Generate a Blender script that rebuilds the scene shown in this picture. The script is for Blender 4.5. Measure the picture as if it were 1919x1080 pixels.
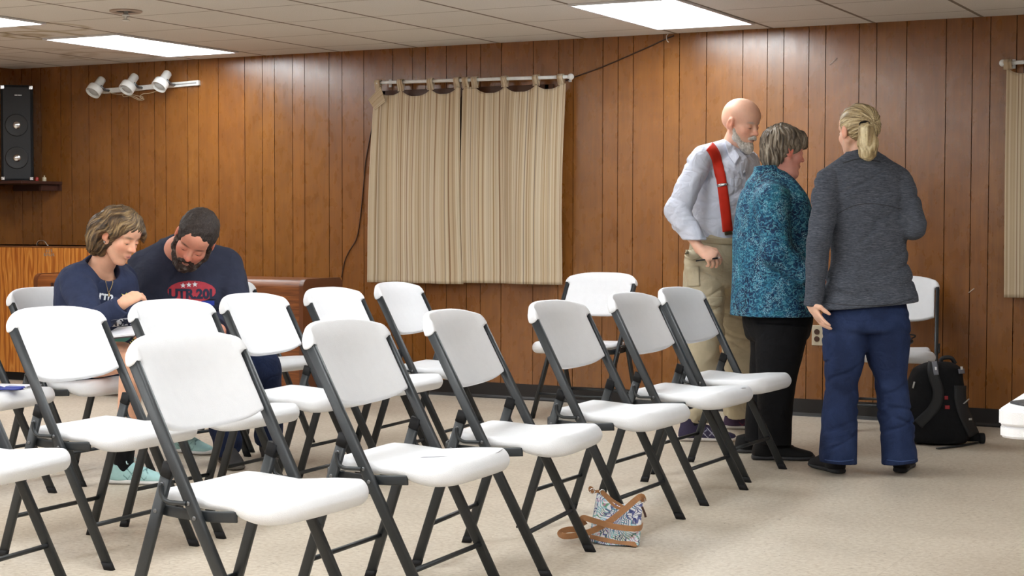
import bpy, bmesh, math, random
import numpy as np
from mathutils import Vector, Matrix
from mathutils.bvhtree import BVHTree
R_ = math.radians
random.seed(7)
for o in list(bpy.data.objects): bpy.data.objects.remove(o)
SC = bpy.context.scene
COL = SC.collection

# ------------------------------------------------------------------ camera
FPX, YAW, PITCH, ROLL = 3112.4, -0.4805, -0.0401, 0.0022
CAMP = np.array([0.0, -9.455, 1.1432])
def _axes():
    cy, sy = math.cos(YAW), math.sin(YAW); cp, sp = math.cos(PITCH), math.sin(PITCH)
    f = np.array([sy*cp, cy*cp, sp]); r = np.array([cy, -sy, 0.0]); u = np.cross(r, f)
    cr, sr = math.cos(ROLL), math.sin(ROLL)
    return cr*r+sr*u, -sr*r+cr*u, f
CR, CU, CF = _axes()
cam_d = bpy.data.cameras.new('camera'); cam = bpy.data.objects.new('camera', cam_d); COL.objects.link(cam)
cam_d.sensor_width = 36.0; cam_d.lens = FPX*36.0/1919.0; cam_d.clip_start = .05; cam_d.clip_end = 100
m = Matrix.Identity(4)
for i in range(3):
    m[i][0] = CR[i]; m[i][1] = CU[i]; m[i][2] = -CF[i]; m[i][3] = CAMP[i]
cam.matrix_world = m
SC.camera = cam
def at(px, py, d):
    """world point seen at pixel (px,py) of the 1919x1080 photo, d metres in front of the camera"""
    return CAMP + CF*d + CR*((px-959.5)*d/FPX) - CU*((py-540.0)*d/FPX)
def onfloor(px, py, z=0.0):
    v = CF + CR*((px-959.5)/FPX) - CU*((py-540.0)/FPX)
    return CAMP + v*((z-CAMP[2])/v[2])
def onwall(px, py, y=0.0):
    v = CF + CR*((px-959.5)/FPX) - CU*((py-540.0)/FPX)
    return CAMP + v*((y-CAMP[1])/v[1])

# ------------------------------------------------------------------ world, exposure
w = bpy.data.worlds.new('world'); SC.world = w; w.use_nodes = True
w.node_tree.nodes['Background'].inputs[0].default_value = (.5, .55, .6, 1)
w.node_tree.nodes['Background'].inputs[1].default_value = 0.05
SC.view_settings.view_transform = 'Standard'; SC.view_settings.look = 'None'
SC.view_settings.gamma = 1.0; SC.view_settings.use_curve_mapping = False
SC.view_settings.exposure = 0.0
LAMP_POWER = 15.5            # emission of the fluorescent ceiling panels
HC = 2.2876                  # ceiling height
TS = .6096                   # ceiling grid module
X0, Y0 = -6.858, -.3033      # where the grid starts
XL, XR, YF = -9.187, 4.2, -12.6

# ------------------------------------------------------------------ materials
def srgb(r, g, b):
    f = lambda c: (c/255/12.92 if c/255 <= .04045 else ((c/255+.055)/1.055)**2.4)
    return (f(r), f(g), f(b), 1.0)
class NT:
    def __init__(s, name):
        s.m = bpy.data.materials.new(name); s.m.use_nodes = True
        s.t = s.m.node_tree; s.b = s.t.nodes['Principled BSDF']
    def n(s, typ, **kw):
        x = s.t.nodes.new(typ)
        for k, v in kw.items():
            if k[0] == 'i' and k[1:].isdigit(): x.inputs[int(k[1:])].default_value = v
            elif hasattr(x, k): setattr(x, k, v)
            else: x.inputs[k].default_value = v
        return x
    def l(s, a, b): s.t.links.new(a, b)
    def coord(s, scale=(1, 1, 1), rot=(0, 0, 0), kind='Object'):
        c = s.n('ShaderNodeTexCoord'); mp = s.n('ShaderNodeMapping')
        mp.inputs['Scale'].default_value = scale; mp.inputs['Rotation'].default_value = rot
        s.l(c.outputs[kind], mp.inputs[0]); return mp.outputs[0]
    def noise(s, vec, scale=5, detail=3, dist=0, rough=.5):
        x = s.n('ShaderNodeTexNoise'); x.inputs['Scale'].default_value = scale; x.inputs['Detail'].default_value = detail
        x.inputs['Distortion'].default_value = dist; x.inputs['Roughness'].default_value = rough
        s.l(vec, x.inputs['Vector']); return x.outputs['Fac']
    def ramp(s, fac, stops, interp='LINEAR'):
        x = s.n('ShaderNodeValToRGB'); e = x.color_ramp; e.interpolation = interp
        while len(e.elements) < len(stops): e.elements.new(.5)
        for i, (p, c) in enumerate(stops):
            e.elements[i].position = p; e.elements[i].color = c if len(c) == 4 else (*c, 1)
        s.l(fac, x.inputs[0]); return x.outputs[0]
    def mix(s, fac, a, b, mode='MIX'):
        x = s.n('ShaderNodeMix', data_type='RGBA', blend_type=mode)
        for idx, v in ((0, fac), (6, a), (7, b)):
            if hasattr(v, 'is_linked') or hasattr(v, 'links'): s.l(v, x.inputs[idx])
            else: x.inputs[idx].default_value = v
        return x.outputs[2]
    def math(s, op, a, b=None, c=None):
        x = s.n('ShaderNodeMath', operation=op)
        for i, v in enumerate((a, b, c)):
            if v is None: continue
            if hasattr(v, 'links'): s.l(v, x.inputs[i])
            else: x.inputs[i].default_value = v
        return x.outputs[0]
    def bump(s, h, strength=.3, dist=.01):
        x = s.n('ShaderNodeBump'); x.inputs['Strength'].default_value = strength; x.inputs['Distance'].default_value = dist
        s.l(h, x.inputs['Height']); s.l(x.outputs[0], s.b.inputs['Normal'])
    def set(s, col=None, rough=None, spec=None, metal=None):
        for k, v in (('Base Color', col), ('Roughness', rough), ('Specular IOR Level', spec), ('Metallic', metal)):
            if v is None: continue
            if hasattr(v, 'links'): s.l(v, s.b.inputs[k])
            else: s.b.inputs[k].default_value = v
        return s.m
def plain(name, col, rough=.5, spec=.5, metal=0, var=.06, scale=30, bump=0, bscale=80):
    a = NT(name); v = a.coord()
    n = a.noise(v, scale, 3)
    lo = tuple(c*(1-var) for c in col[:3])+(1,); hi = tuple(min(1, c*(1+var)) for c in col[:3])+(1,)
    c = a.ramp(n, [(.3, lo), (.7, hi)])
    if bump: a.bump(a.noise(v, bscale, 3), bump, .004)
    return a.set(c, rough, spec, metal)
M = {}
M['chair_white'] = plain('chair_white', srgb(224, 225, 228), .42, .4, var=.015, bump=.25, bscale=350)
M['chair_metal'] = plain('chair_metal', srgb(37, 41, 44), .42, .5, var=.08, scale=60, bump=.1, bscale=500)
M['rubber'] = plain('black_rubber', srgb(22, 22, 24), .7, .3)
M['bolt'] = plain('bolt_metal', srgb(120, 122, 125), .3, .5, .8)
M['black'] = plain('black_plastic', srgb(18, 18, 20), .5, .4)
M['black_fabric'] = plain('black_fabric', srgb(16, 17, 20), .85, .25, var=.3, scale=60, bump=.4, bscale=500)
M['white_paint'] = plain('white_paint', srgb(232, 234, 232), .35, .5)
M['chrome'] = plain('chrome', srgb(205, 205, 205), .18, .5, 1)
M['leather'] = plain('tan_leather', srgb(168, 120, 80), .5, .4, var=.1, scale=40, bump=.2, bscale=300)

# ------------------------------------------------------------------ object helpers
def link(o, parent=None):
    COL.objects.link(o)
    if parent is not None: o.parent = parent
    return o
def tag(o, label=None, cat=None, group=None, kind=None):
    if label: o['label'] = label
    if cat: o['category'] = cat
    if group: o['group'] = group
    if kind: o['kind'] = kind
    return o
def thing(name, loc, rz, label, cat, group=None):
    o = bpy.data.objects.new(name, None); o.location = loc; o.rotation_euler = (0, 0, rz)
    o.empty_display_size = .1
    link(o); return tag(o, label, cat, group)
def mk(name, verts, faces, mat, parent=None, smooth=True, col=None, uv=None, world=False):
    me = bpy.data.meshes.new(name)
    V = np.asarray(verts, dtype=np.float32)
    if world and parent is not None:
        mw = parent_matrix(parent).inverted(); A = np.array(mw)
        V = (V@A[:3, :3].T+A[:3, 3]).astype(np.float32)
    if isinstance(faces, np.ndarray):
        nf, k = faces.shape
        me.vertices.add(len(V)); me.vertices.foreach_set('co', V.ravel())
        me.loops.add(nf*k); me.loops.foreach_set('vertex_index', faces.astype(np.int32).ravel())
        me.polygons.add(nf); me.polygons.foreach_set('loop_start', np.arange(0, nf*k, k, dtype=np.int32))
        me.update(calc_edges=True)
    else:
        me.from_pydata([tuple(map(float, v)) for v in V], [], faces); me.update()
    if smooth: me.polygons.foreach_set('use_smooth', np.ones(len(me.polygons), dtype=bool))
    if col is not None:
        at_ = me.color_attributes.new('Col', 'FLOAT_COLOR', 'POINT')
        c = np.ones((len(V), 4), dtype=np.float32); c[:, :3] = col; at_.data.foreach_set('color', c.ravel())
    if uv is not None:
        u = me.uv_layers.new(name='UVMap'); li = np.zeros(len(me.loops), dtype=np.int32); me.loops.foreach_get('vertex_index', li)
        u.data.foreach_set('uv', np.asarray(uv, dtype=np.float32)[li].ravel())
    if mat is not None: me.materials.append(mat)
    o = bpy.data.objects.new(name, me); return link(o, parent)
def parent_matrix(p):
    m_ = Matrix.LocRotScale(p.location, p.rotation_euler, p.scale)
    return parent_matrix(p.parent)@m_ if p.parent else m_
def copy_tree(o, parent=None):
    c = o.copy(); COL.objects.link(c); c.parent = parent
    for ch in list(o.children): copy_tree(ch, c)
    return c
class MB:
    """collects simple shapes into one mesh"""
    def __init__(s): s.v = []; s.f = []
    def add(s, V, F):
        n = len(s.v); s.v += [tuple(map(float, x)) for x in V]; s.f += [tuple(i+n for i in f) for f in F]; return s
    def box(s, c, size, R=None, bev=0):
        bm = bmesh.new(); bmesh.ops.create_cube(bm, size=1)
        bmesh.ops.scale(bm, vec=size, verts=bm.verts)
        if bev: bmesh.ops.bevel(bm, geom=bm.edges[:], offset=bev, segments=2, profile=.5, affect='EDGES')
        if R is not None: bmesh.ops.transform(bm, matrix=R.to_4x4(), verts=bm.verts)
        bmesh.ops.translate(bm, vec=c, verts=bm.verts); bm.verts.index_update()
        s.add([v.co for v in bm.verts], [[v.index for v in f.verts] for f in bm.faces]); bm.free(); return s
    def tube(s, pts, r, seg=10, flat=None, up=(0, 0, 1), cap=True):
        """swept tube; flat=(a,b) gives a stadium/ellipse section"""
        pts = [Vector(p) for p in pts]; V = []; F = []
        upv = Vector(up)
        for i, p in enumerate(pts):
            t = (pts[min(i+1, len(pts)-1)]-pts[max(i-1, 0)]).normalized()
            a = t.cross(upv)
            if a.length < 1e-4: a = t.cross(Vector((0, 1, 0)))
            a.normalize(); b = a.cross(t).normalized()
            rr = r[i] if isinstance(r, (list, tuple)) else r
            for k in range(seg):
                th = 2*math.pi*k/seg; c_, s_ = math.cos(th), math.sin(th)
                if flat:
                    e = .55
                    x = flat[0]*math.copysign(abs(c_)**e, c_); y = flat[1]*math.copysign(abs(s_)**e, s_)
                else: x, y = rr*c_, rr*s_
                V.append(p+a*x+b*y)
        for i in range(len(pts)-1):
            for k in range(seg):
                F.append((i*seg+k, i*seg+(k+1) % seg, (i+1)*seg+(k+1) % seg, (i+1)*seg+k))
        if cap: F.append(tuple(reversed(range(seg)))); F.append(tuple((len(pts)-1)*seg+k for k in range(seg)))
        return s.add(V, F)
    def lathe(s, prof, c=(0, 0, 0), axis=(0, 0, 1), seg=24):
        ax = Vector(axis).normalized(); a = ax.orthogonal().normalized(); b = ax.cross(a); V = []; F = []
        for (r, h) in prof:
            for k in range(seg):
                th = 2*math.pi*k/seg; V.append(Vector(c)+ax*h+a*(r*math.cos(th))+b*(r*math.sin(th)))
        for i in range(len(prof)-1):
            for k in range(seg): F.append((i*seg+k, i*seg+(k+1) % seg, (i+1)*seg+(k+1) % seg, (i+1)*seg+k))
        F.append(tuple(reversed(range(seg)))); F.append(tuple((len(prof)-1)*seg+k for k in range(seg)))
        return s.add(V, F)
    def sphere(s, c, r, seg=16, sc=(1, 1, 1)):
        pr = []; V = []; F = []
        n = seg//2
        for i in range(n+1):
            ph = math.pi*i/n
            for k in range(seg):
                th = 2*math.pi*k/seg
                V.append((c[0]+r*sc[0]*math.sin(ph)*math.cos(th), c[1]+r*sc[1]*math.sin(ph)*math.sin(th), c[2]+r*sc[2]*math.cos(ph)))
        for i in range(n):
            for k in range(seg): F.append((i*seg+k, (i+1)*seg+k, (i+1)*seg+(k+1) % seg, i*seg+(k+1) % seg))
        return s.add(V, F)
    def build(s, name, mat, parent=None, smooth=False, world=False):
        o = mk(name, s.v, s.f, mat, parent, smooth, world=world)
        if smooth == 'auto':
            pass
        return o
def crv(P, n=40):
    """smooth curve through points"""
    P = np.asarray(P, float); t = np.linspace(0, len(P)-1, n); out = []
    for x in t:
        i = min(int(x), len(P)-2); u = x-i
        p0 = P[max(i-1, 0)]; p1 = P[i]; p2 = P[i+1]; p3 = P[min(i+2, len(P)-1)]
        out.append(.5*((2*p1)+(-p0+p2)*u+(2*p0-5*p1+4*p2-p3)*u*u+(-p0+3*p1-3*p2+p3)*u**3))
    return np.array(out)

# ------------------------------------------------------------------ soft volumes (one continuous skin per body / garment)
_rs = np.random.RandomState(3); _LAT = _rs.rand(32, 32, 32).astype(np.float32)*2-1
def vnoise(P, sc, seed=0):
    q = P*np.asarray(sc, np.float32)+np.float32(seed*7.31)
    i = np.floor(q).astype(np.int32); f = q-i; f = f*f*(3-2*f)
    out = 0
    for a in (0, 1):
        for b in (0, 1):
            for c in (0, 1):
                wgt = (f[..., 0] if a else 1-f[..., 0])*(f[..., 1] if b else 1-f[..., 1])*(f[..., 2] if c else 1-f[..., 2])
                out = out+wgt*_LAT[(i[..., 0]+a) & 31, (i[..., 1]+b) & 31, (i[..., 2]+c) & 31]
    return out
def nrm(v): v = np.asarray(v, float); return v/np.linalg.norm(v)
def lerp(a, b, t): return np.asarray(a, float)*(1-t)+np.asarray(b, float)*t
class Vol:
    def __init__(s, lo, hi, h=.004):
        s.lo = np.asarray(lo, float); s.h = h
        s.n = np.ceil((np.asarray(hi, float)-s.lo)/h).astype(int)+1
        s.f = np.full(s.n, .5, np.float32)
    def _box(s, lo, hi):
        a = np.clip(np.floor((np.asarray(lo)-s.lo)/s.h).astype(int), 0, s.n); b = np.clip(np.ceil((np.asarray(hi)-s.lo)/s.h).astype(int)+1, 0, s.n)
        if (b <= a).any(): return None
        sl = tuple(slice(a[i], b[i]) for i in range(3))
        g = [np.arange(a[i], b[i], dtype=np.float32)*np.float32(s.h)+np.float32(s.lo[i]) for i in range(3)]
        P = np.stack(np.meshgrid(*g, indexing='ij'), -1)
        return sl, P
    def _app(s, sl, d, k, op):
        o = s.f[sl]
        if op == 'add':
            if k <= 0: s.f[sl] = np.minimum(o, d)
            else:
                hh = np.clip(.5+.5*(o-d)/k, 0, 1); s.f[sl] = o*(1-hh)+d*hh-k*hh*(1-hh)
        else:
            if k <= 0: s.f[sl] = np.maximum(o, -d)
            else:
                hh = np.clip(.5-.5*(o+d)/k, 0, 1); s.f[sl] = o*(1-hh)-d*hh+k*hh*(1-hh)
    def cone(s, a, b, ra, rb, k=.01, op='add', cut=False, disp=None):
        a = np.asarray(a, float); b = np.asarray(b, float); r = max(ra, rb)+k+.02
        bx = s._box(np.minimum(a, b)-r, np.maximum(a, b)+r)
        if bx is None: return
        sl, P = bx; ab = (b-a).astype(np.float32); L2 = float(ab@ab)+1e-12
        pa = P-a.astype(np.float32); tt = (pa@ab)/L2; t = np.clip(tt, 0, 1)
        d = np.linalg.norm(pa-t[..., None]*ab, axis=-1)-(ra+t*(rb-ra))
        if cut:
            L = math.sqrt(L2)
            if cut in (True, 'b', 'ab'): d = np.maximum(d, (tt-1)*L)
            if cut in ('a', 'ab'): d = np.maximum(d, -tt*L)
        if disp is not None: d = d+disp(P)
        s._app(sl, d.astype(np.float32), k, op)
    def chain(s, pts, rs, k=.01, op='add', cut=False, disp=None):
        for i in range(len(pts)-1):
            c = cut if (cut and i == len(pts)-2) else False
            s.cone(pts[i], pts[i+1], rs[i], rs[i+1], k, op, c, disp)
    def ell(s, c, rad, Rm=None, k=.01, op='add', disp=None):
        c = np.asarray(c, np.float32); rad = np.asarray(rad, np.float32); r = rad.max()+k+.015
        bx = s._box(c-r, c+r)
        if bx is None: return
        sl, P = bx; q = P-c
        if Rm is not None: q = q@np.asarray(Rm, np.float32)      # columns = local axes
        k0 = np.linalg.norm(q/rad, axis=-1); k1 = np.linalg.norm(q/(rad*rad), axis=-1)+1e-6
        d = k0*(k0-1)/k1
        if disp is not None: d = d+disp(P)
        s._app(sl, d.astype(np.float32), k, op)
    def loft(s, secs, right, k=.01, e=2.3, op='add', disp=None, caps=(.0, .0), axis=None):
        """secs: (point, half width along right, half depth); straight axis first->last"""
        Pn = np.array([q[0] for q in secs], float); A = nrm(Pn[-1]-Pn[0]) if axis is None else nrm(axis)
        X = nrm(np.asarray(right, float)-A*np.dot(right, A)); Y = np.cross(A, X)
        rel = Pn-Pn[0]; tab = np.stack([rel@A, rel@X, rel@Y, [q[1] for q in secs], [q[2] for q in secs]], 1)
        tab = crv(tab, 12*len(secs)); tab = tab[np.argsort(tab[:, 0])]
        rm = max(max(q[1], q[2]) for q in secs)+k+.03
        bx = s._box(Pn.min(0)-rm, Pn.max(0)+rm)
        if bx is None: return
        sl, P = bx; q = P-Pn[0].astype(np.float32)
        S = q@A.astype(np.float32); x = q@X.astype(np.float32); y = q@Y.astype(np.float32)
        f = lambda j: np.interp(S, tab[:, 0], tab[:, j]).astype(np.float32)
        x = x-f(1); y = y-f(2); rx = f(3); ry = f(4)
        g = (np.abs(x/rx)**e+np.abs(y/ry)**e)**(1/e)
        d = (g-1)*np.minimum(rx, ry)
        if disp is not None: d = d+disp(P)
        L = tab[-1, 0]; c0, c1 = caps
        de = np.maximum(-S, S-L)
        r_ = max(c0, c1)
        if r_ > 0:
            u = d+r_; v = de+r_
            d = np.minimum(np.maximum(u, v), 0)+np.sqrt(np.maximum(u, 0)**2+np.maximum(v, 0)**2)-r_
        else: d = np.maximum(d, de)
        s._app(sl, d.astype(np.float32), k, op)
    def plane(s, p, n, k=0, box=None):
        """cut away the side n points to"""
        if box is None: lo, hi = s.lo, s.lo+s.n*s.h
        else: lo, hi = box
        sl, P = s._box(lo, hi)
        d = (P-np.asarray(p, np.float32))@np.asarray(nrm(n), np.float32)
        if k: 
            o = s.f[sl]; hh = np.clip(.5-.5*(o-d)/k, 0, 1); s.f[sl] = o*(1-hh)+d*hh+k*hh*(1-hh)
        else: s.f[sl] = np.maximum(s.f[sl], d)
    def mesh(s):
        f = s.f; n0, n1, n2 = f.shape
        ins = f < 0
        ins[0] = ins[-1] = False; ins[:, 0] = ins[:, -1] = False; ins[:, :, 0] = ins[:, :, -1] = False
        cnt = np.zeros((n0-1, n1-1, n2-1), np.int8)
        for a in (0, 1):
            for b in (0, 1):
                for c in (0, 1): cnt += ins[a:n0-1+a, b:n1-1+b, c:n2-1+c]
        act = np.argwhere((cnt > 0) & (cnt < 8))
        idx = np.full(cnt.shape, -1, np.int32); idx[tuple(act.T)] = np.arange(len(act))
        cor = [(a, b, c) for a in (0, 1) for b in (0, 1) for c in (0, 1)]
        val = np.stack([f[act[:, 0]+a, act[:, 1]+b, act[:, 2]+c] for a, b, c in cor], 1)
        inn = np.stack([ins[act[:, 0]+a, act[:, 1]+b, act[:, 2]+c] for a, b, c in cor], 1)
        acc = np.zeros((len(act), 3)); w_ = np.zeros(len(act))
        for i in range(8):
            for j in range(i+1, 8):
                di = np.array(cor[j])-np.array(cor[i])
                if np.abs(di).sum() != 1: continue
                x = inn[:, i] != inn[:, j]; t = val[:, i]/(val[:, i]-val[:, j]+1e-12); t = np.clip(t, .02, .98)
                acc += np.where(x[:, None], np.array(cor[i])+t[:, None]*di, 0); w_ += x
        V = (act+acc/np.maximum(w_, 1)[:, None])*s.h+s.lo
        Q = []
        for ax in range(3):
            u_, v_ = (ax+1) % 3, (ax+2) % 3
            sa = [slice(None)]*3; sb = [slice(None)]*3; sa[ax] = slice(0, -1); sb[ax] = slice(1, None)
            A_ = ins[tuple(sa)]; B_ = ins[tuple(sb)]
            e = np.argwhere(A_ != B_)
            if not len(e): continue
            e = e[(e[:, u_] > 0) & (e[:, v_] > 0) & (e[:, u_] < f.shape[u_]-1) & (e[:, v_] < f.shape[v_]-1)]
            fl = A_[tuple(e.T)]
            c = []
            for du, dv in ((0, 0), (-1, 0), (-1, -1), (0, -1)):
                q = e.copy(); q[:, u_] += du; q[:, v_] += dv; c.append(idx[tuple(q.T)])
            c = np.stack(c, 1); c[~fl] = c[~fl][:, ::-1]
            Q.append(c)
        Q = np.concatenate(Q); Q = Q[(Q >= 0).all(1)]
        return V, Q
    def build(s, name, mat, parent=None, colf=None, world=True, it=1):
        V, F = s.mesh()
        for _ in range(it):      # light relaxation
            acc = np.zeros_like(V); c = np.zeros(len(V))
            for a, b in ((0, 1), (1, 2), (2, 3), (3, 0)):
                for x, y in ((a, b), (b, a)):
                    for ax in range(3): acc[:, ax] += np.bincount(F[:, x], V[F[:, y], ax], len(V))
                    c += np.bincount(F[:, x], minlength=len(V))
            V = V*.5+.5*acc/np.maximum(c, 1)[:, None]
        col = colf(V) if colf else None
        return mk(name, V, F, mat, parent, True, col, world=world)
# ================================================================== the room
def m_wood_panel():
    a = NT('walnut_panelling')
    v = a.coord((1, 1, 1)); at_ = a.n('ShaderNodeVertexColor', layer_name='Col')
    g1 = a.noise(a.coord((14, 14, .9)), 3, 5, .6, .55)
    g2 = a.noise(a.coord((90, 90, 2.2)), 3, 3)
    g3 = a.noise(a.coord((3, 3, 2.2)), 1.6, 4, 1.5)
    c = a.ramp(g1, [(.25, srgb(113, 69, 28)), (.5, srgb(131, 82, 35)), (.75, srgb(150, 97, 43))])
    c = a.mix(.30, c, a.ramp(g2, [(.3, srgb(104, 63, 26)), (.7, srgb(156, 102, 48))]))
    c = a.mix(.25, c, a.ramp(g3, [(.3, srgb(106, 63, 27)), (.7, srgb(162, 108, 50))]))
    sp = a.noise(a.coord((9, 9, 5)), 2.5, 2)
    c = a.mix(a.ramp(sp, [(.74, (0, 0, 0)), (.80, (.15, .15, .15))]), c, srgb(96, 52, 26))
    c = a.mix(1.0, c, at_.outputs[0], 'MULTIPLY')
    a.bump(a.mix(.5, a.noise(a.coord((40, 40, 5)), 3, 4), a.noise(a.coord((5, 5, 4)), 2, 3)), .22, .004)
    rr = a.ramp(a.noise(a.coord((6, 6, 3)), 3, 3), [(.3, (.23,)*3), (.7, (.36,)*3)])
    a.b.inputs['Coat Weight'].default_value = .8; a.b.inputs['Coat Roughness'].default_value = .24
    return a.set(c, rr, .5)
M['panel'] = m_wood_panel()
def m_ceiling():
    a = NT('ceiling_tile')
    tc = a.n('ShaderNodeTexCoord'); sx = a.n('ShaderNodeSeparateXYZ'); a.l(tc.outputs['Object'], sx.inputs[0])
    def line(o, off, wd, mod=TS):
        t = a.math('DIVIDE', a.math('SUBTRACT', o, off), mod); t = a.math('FRACT', a.math('ADD', t, 100.5))
        t = a.math('ABSOLUTE', a.math('SUBTRACT', t, .5)); return a.math('LESS_THAN', t, wd/mod/2)
    la = line(sx.outputs[0], X0, .022); lb = line(sx.outputs[1], Y0, .012)
    v = a.coord()
    base = a.ramp(a.noise(v, 1.2, 4), [(.3, srgb(216, 212, 205)), (.7, srgb(226, 222, 216))])
    base = a.mix(.35, base, a.ramp(a.noise(v, 160, 2), [(.35, srgb(202, 197, 190)), (.6, srgb(232, 229, 224))]))
    def ring(px, py, r, w_, col, base, amt=.6):
        P = onceil(px, py)
        d = a.n('ShaderNodeVectorMath', operation='DISTANCE'); a.l(tc.outputs['Object'], d.inputs[0]); d.inputs[1].default_value = P
        dd = a.math('ADD', d.outputs['Value'], a.math('MULTIPLY', a.math('SUBTRACT', a.noise(v, 6, 3), .5), r*.7))
        t = a.math('ABSOLUTE', a.math('SUBTRACT', dd, r)); t = a.math('SUBTRACT', 1.0, a.math('DIVIDE', t, w_))
        t = a.math('MULTIPLY', a.math('MAXIMUM', t, 0.0), amt)
        return a.mix(t, base, col)
    base = ring(83, 67, .23, .05, srgb(158, 140, 96), base, .8)
    base = ring(62, 66, .06, .08, srgb(150, 130, 84), base, .7)
    base = ring(100, 51, .2, .05, srgb(165, 148, 110), base, .6)
    base = ring(205, 106, .3, .06, srgb(165, 150, 125), base, .5)
    base = ring(75, 101, .35, .05, srgb(165, 150, 125), base, .4)
    c = a.mix(a.math('MULTIPLY', lb, .7), base, srgb(132, 118, 102))
    c = a.mix(a.math('MULTIPLY', la, .9), c, srgb(112, 98, 82))
    a.bump(a.noise(v, 220, 3), .25, .003)
    return a.set(c, .85, .3)
def onceil(px, py): return onfloor(px, py, HC)
M['ceiling'] = m_ceiling()
def m_floor():
    a = NT('vinyl_floor'); v = a.coord()
    c = a.ramp(a.noise(v, 1.1, 4, .5), [(.3, srgb(186, 173, 155)), (.7, srgb(200, 189, 172))])
    n = a.noise(a.coord((1, 1, 1)), 55, 4, .4, .6)
    c = a.mix(.55, c, a.ramp(n, [(.3, srgb(163, 145, 124)), (.48, srgb(196, 184, 167)), (.66, srgb(216, 207, 192))]))
    f = a.noise(v, 38, 2, 1.5); c = a.mix(a.ramp(f, [(.70, (0, 0, 0)), (.74, (.55,)*3)]), c, srgb(120, 98, 78))
    f = a.noise(a.coord((1.3, .8, 1)), 27, 2, 1.2); c = a.mix(a.ramp(f, [(.73, (0, 0, 0)), (.76, (.6,)*3)]), c, srgb(226, 219, 206))
    f = a.noise(a.coord((1, 1.7, 1)), 19, 2, 1.2); c = a.mix(a.ramp(f, [(.73, (0, 0, 0)), (.75, (.7,)*3)]), c, srgb(96, 84, 74))
    dirt = a.noise(v, .9, 5, 1); c = a.mix(a.ramp(dirt, [(.55, (0, 0, 0)), (.8, (.25,)*3)]), c, srgb(140, 122, 104))
    tc = a.n('ShaderNodeTexCoord'); sx = a.n('ShaderNodeSeparateXYZ'); a.l(tc.outputs['Object'], sx.inputs[0])
    def line(o, off):
        t = a.math('FRACT', a.math('ADD', a.math('DIVIDE', a.math('SUBTRACT', o, off), .3048), 100.5))
        return a.math('LESS_THAN', a.math('ABSOLUTE', a.math('SUBTRACT', t, .5)), .0035)
    ln = a.math('MAXIMUM', line(sx.outputs[0], .11), line(sx.outputs[1], .07))
    c = a.mix(a.math('MULTIPLY', ln, .22), c, srgb(120, 105, 88))
    a.bump(a.noise(v, 30, 3), .08, .002)
    rr = a.ramp(a.noise(v, 3, 4), [(.3, (.36,)*3), (.7, (.52,)*3)])
    return a.set(c, rr, .45)
M['floor'] = m_floor()
M['base'] = plain('black_cove_base', srgb(27, 24, 24), .4, .5)

def struct(name, o_): o_.name = name; o_['kind'] = 'structure'; return o_
struct('floor', MB().box(((XL+XR)/2, YF/2, -.05), (XR-XL+.4, -YF+.4, .1)).build('floor', M['floor']))
struct('ceiling', MB().box(((XL+XR)/2, YF/2, HC+.05), (XR-XL+.4, -YF+.4, .1)).build('ceiling', M['ceiling']))
# grooved panelling: real V grooves between boards of uneven width
GPX = [40, 59, 76, 113, 133, 166, 208, 240, 260, 289, 310, 351, 371.7, 409, 458.4, 491.4, 514, 548, 570.6, 616.5, 640.8, 681.7, 735.9, 773, 797.6, 836.5, 874.6,
       900.7, 939.7, 999.6, 1047, 1074.6, 1130, 1158.5, 1186.8, 1244, 1273.5, 1324, 1392, 1438, 1468.8, 1515.7, 1547.3, 1610, 1642.7, 1699, 1773, 1822.5, 1856, 1905]
GX = [float(onwall(x, 118)[0]) for x in GPX]
def panel_wall(name, length, grooves, origin, ang, seed):
    """wall in local frame: x along, y into the wall, z up"""
    rnd = random.Random(seed); V = []; F = []; C = []
    xs = [0.0]; gr = [g for g in grooves if .03 < g < length-.03]; gw = .0022
    segs = []; prev = 0.0
    for g in gr+[length]:
        segs.append((prev, g-(gw if g < length else 0))); prev = g+gw
    def quad(x0, y0, x1, y1, c):
        n = len(V)
        V.extend([(x0, y0, 0), (x1, y1, 0), (x1, y1, HC), (x0, y0, HC)]); F.append((n, n+1, n+2, n+3)); C.extend([c]*4)
    sheet = 0
    for i, (a_, b_) in enumerate(segs):
        t = rnd.uniform(.92, 1.04); c = (t, t*rnd.uniform(.95, 1.0), t*rnd.uniform(.9, 1.0))
        quad(a_, 0, b_, 0, c)
        if b_ < length:
            d = (.34, .26, .22); quad(b_, 0, b_+gw, .005, d); quad(b_+gw, .005, b_+2*gw, 0, d)
    n = len(V); V += [(0, .1, 0), (length, .1, 0), (length, .1, HC), (0, .1, HC)]; F += [(n+1, n, n+3, n+2)]; C += [(1, 1, 1)]*4
    o = mk(name, V, F, M['panel'], None, False, col=np.array(C))
    o.location = origin; o.rotation_euler = (0, 0, ang); o['kind'] = 'structure'; return o
gl = [g-XL for g in sorted(GX)]
x = gl[-1]
rr_ = random.Random(5)
while x < XR-XL-.1:
    x += rr_.choice([.10, .127, .15, .2, .127, .1]); gl.append(x)
panel_wall('wall_back', XR-XL, gl, (XL, 0, 0), 0, 11)
def rg(L):
    x, o = 0, []
    while x < L: x += rr_.choice([.10, .127, .15, .2]); o.append(x)
    return o
panel_wall('wall_left', -YF, rg(-YF), (XL, YF, 0), R_(90), 4)
panel_wall('wall_right', -YF, rg(-YF), (XR, 0, 0), R_(-90), 6)
panel_wall('wall_front', XR-XL, rg(XR-XL), (XR, YF, 0), R_(180), 8)
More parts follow.
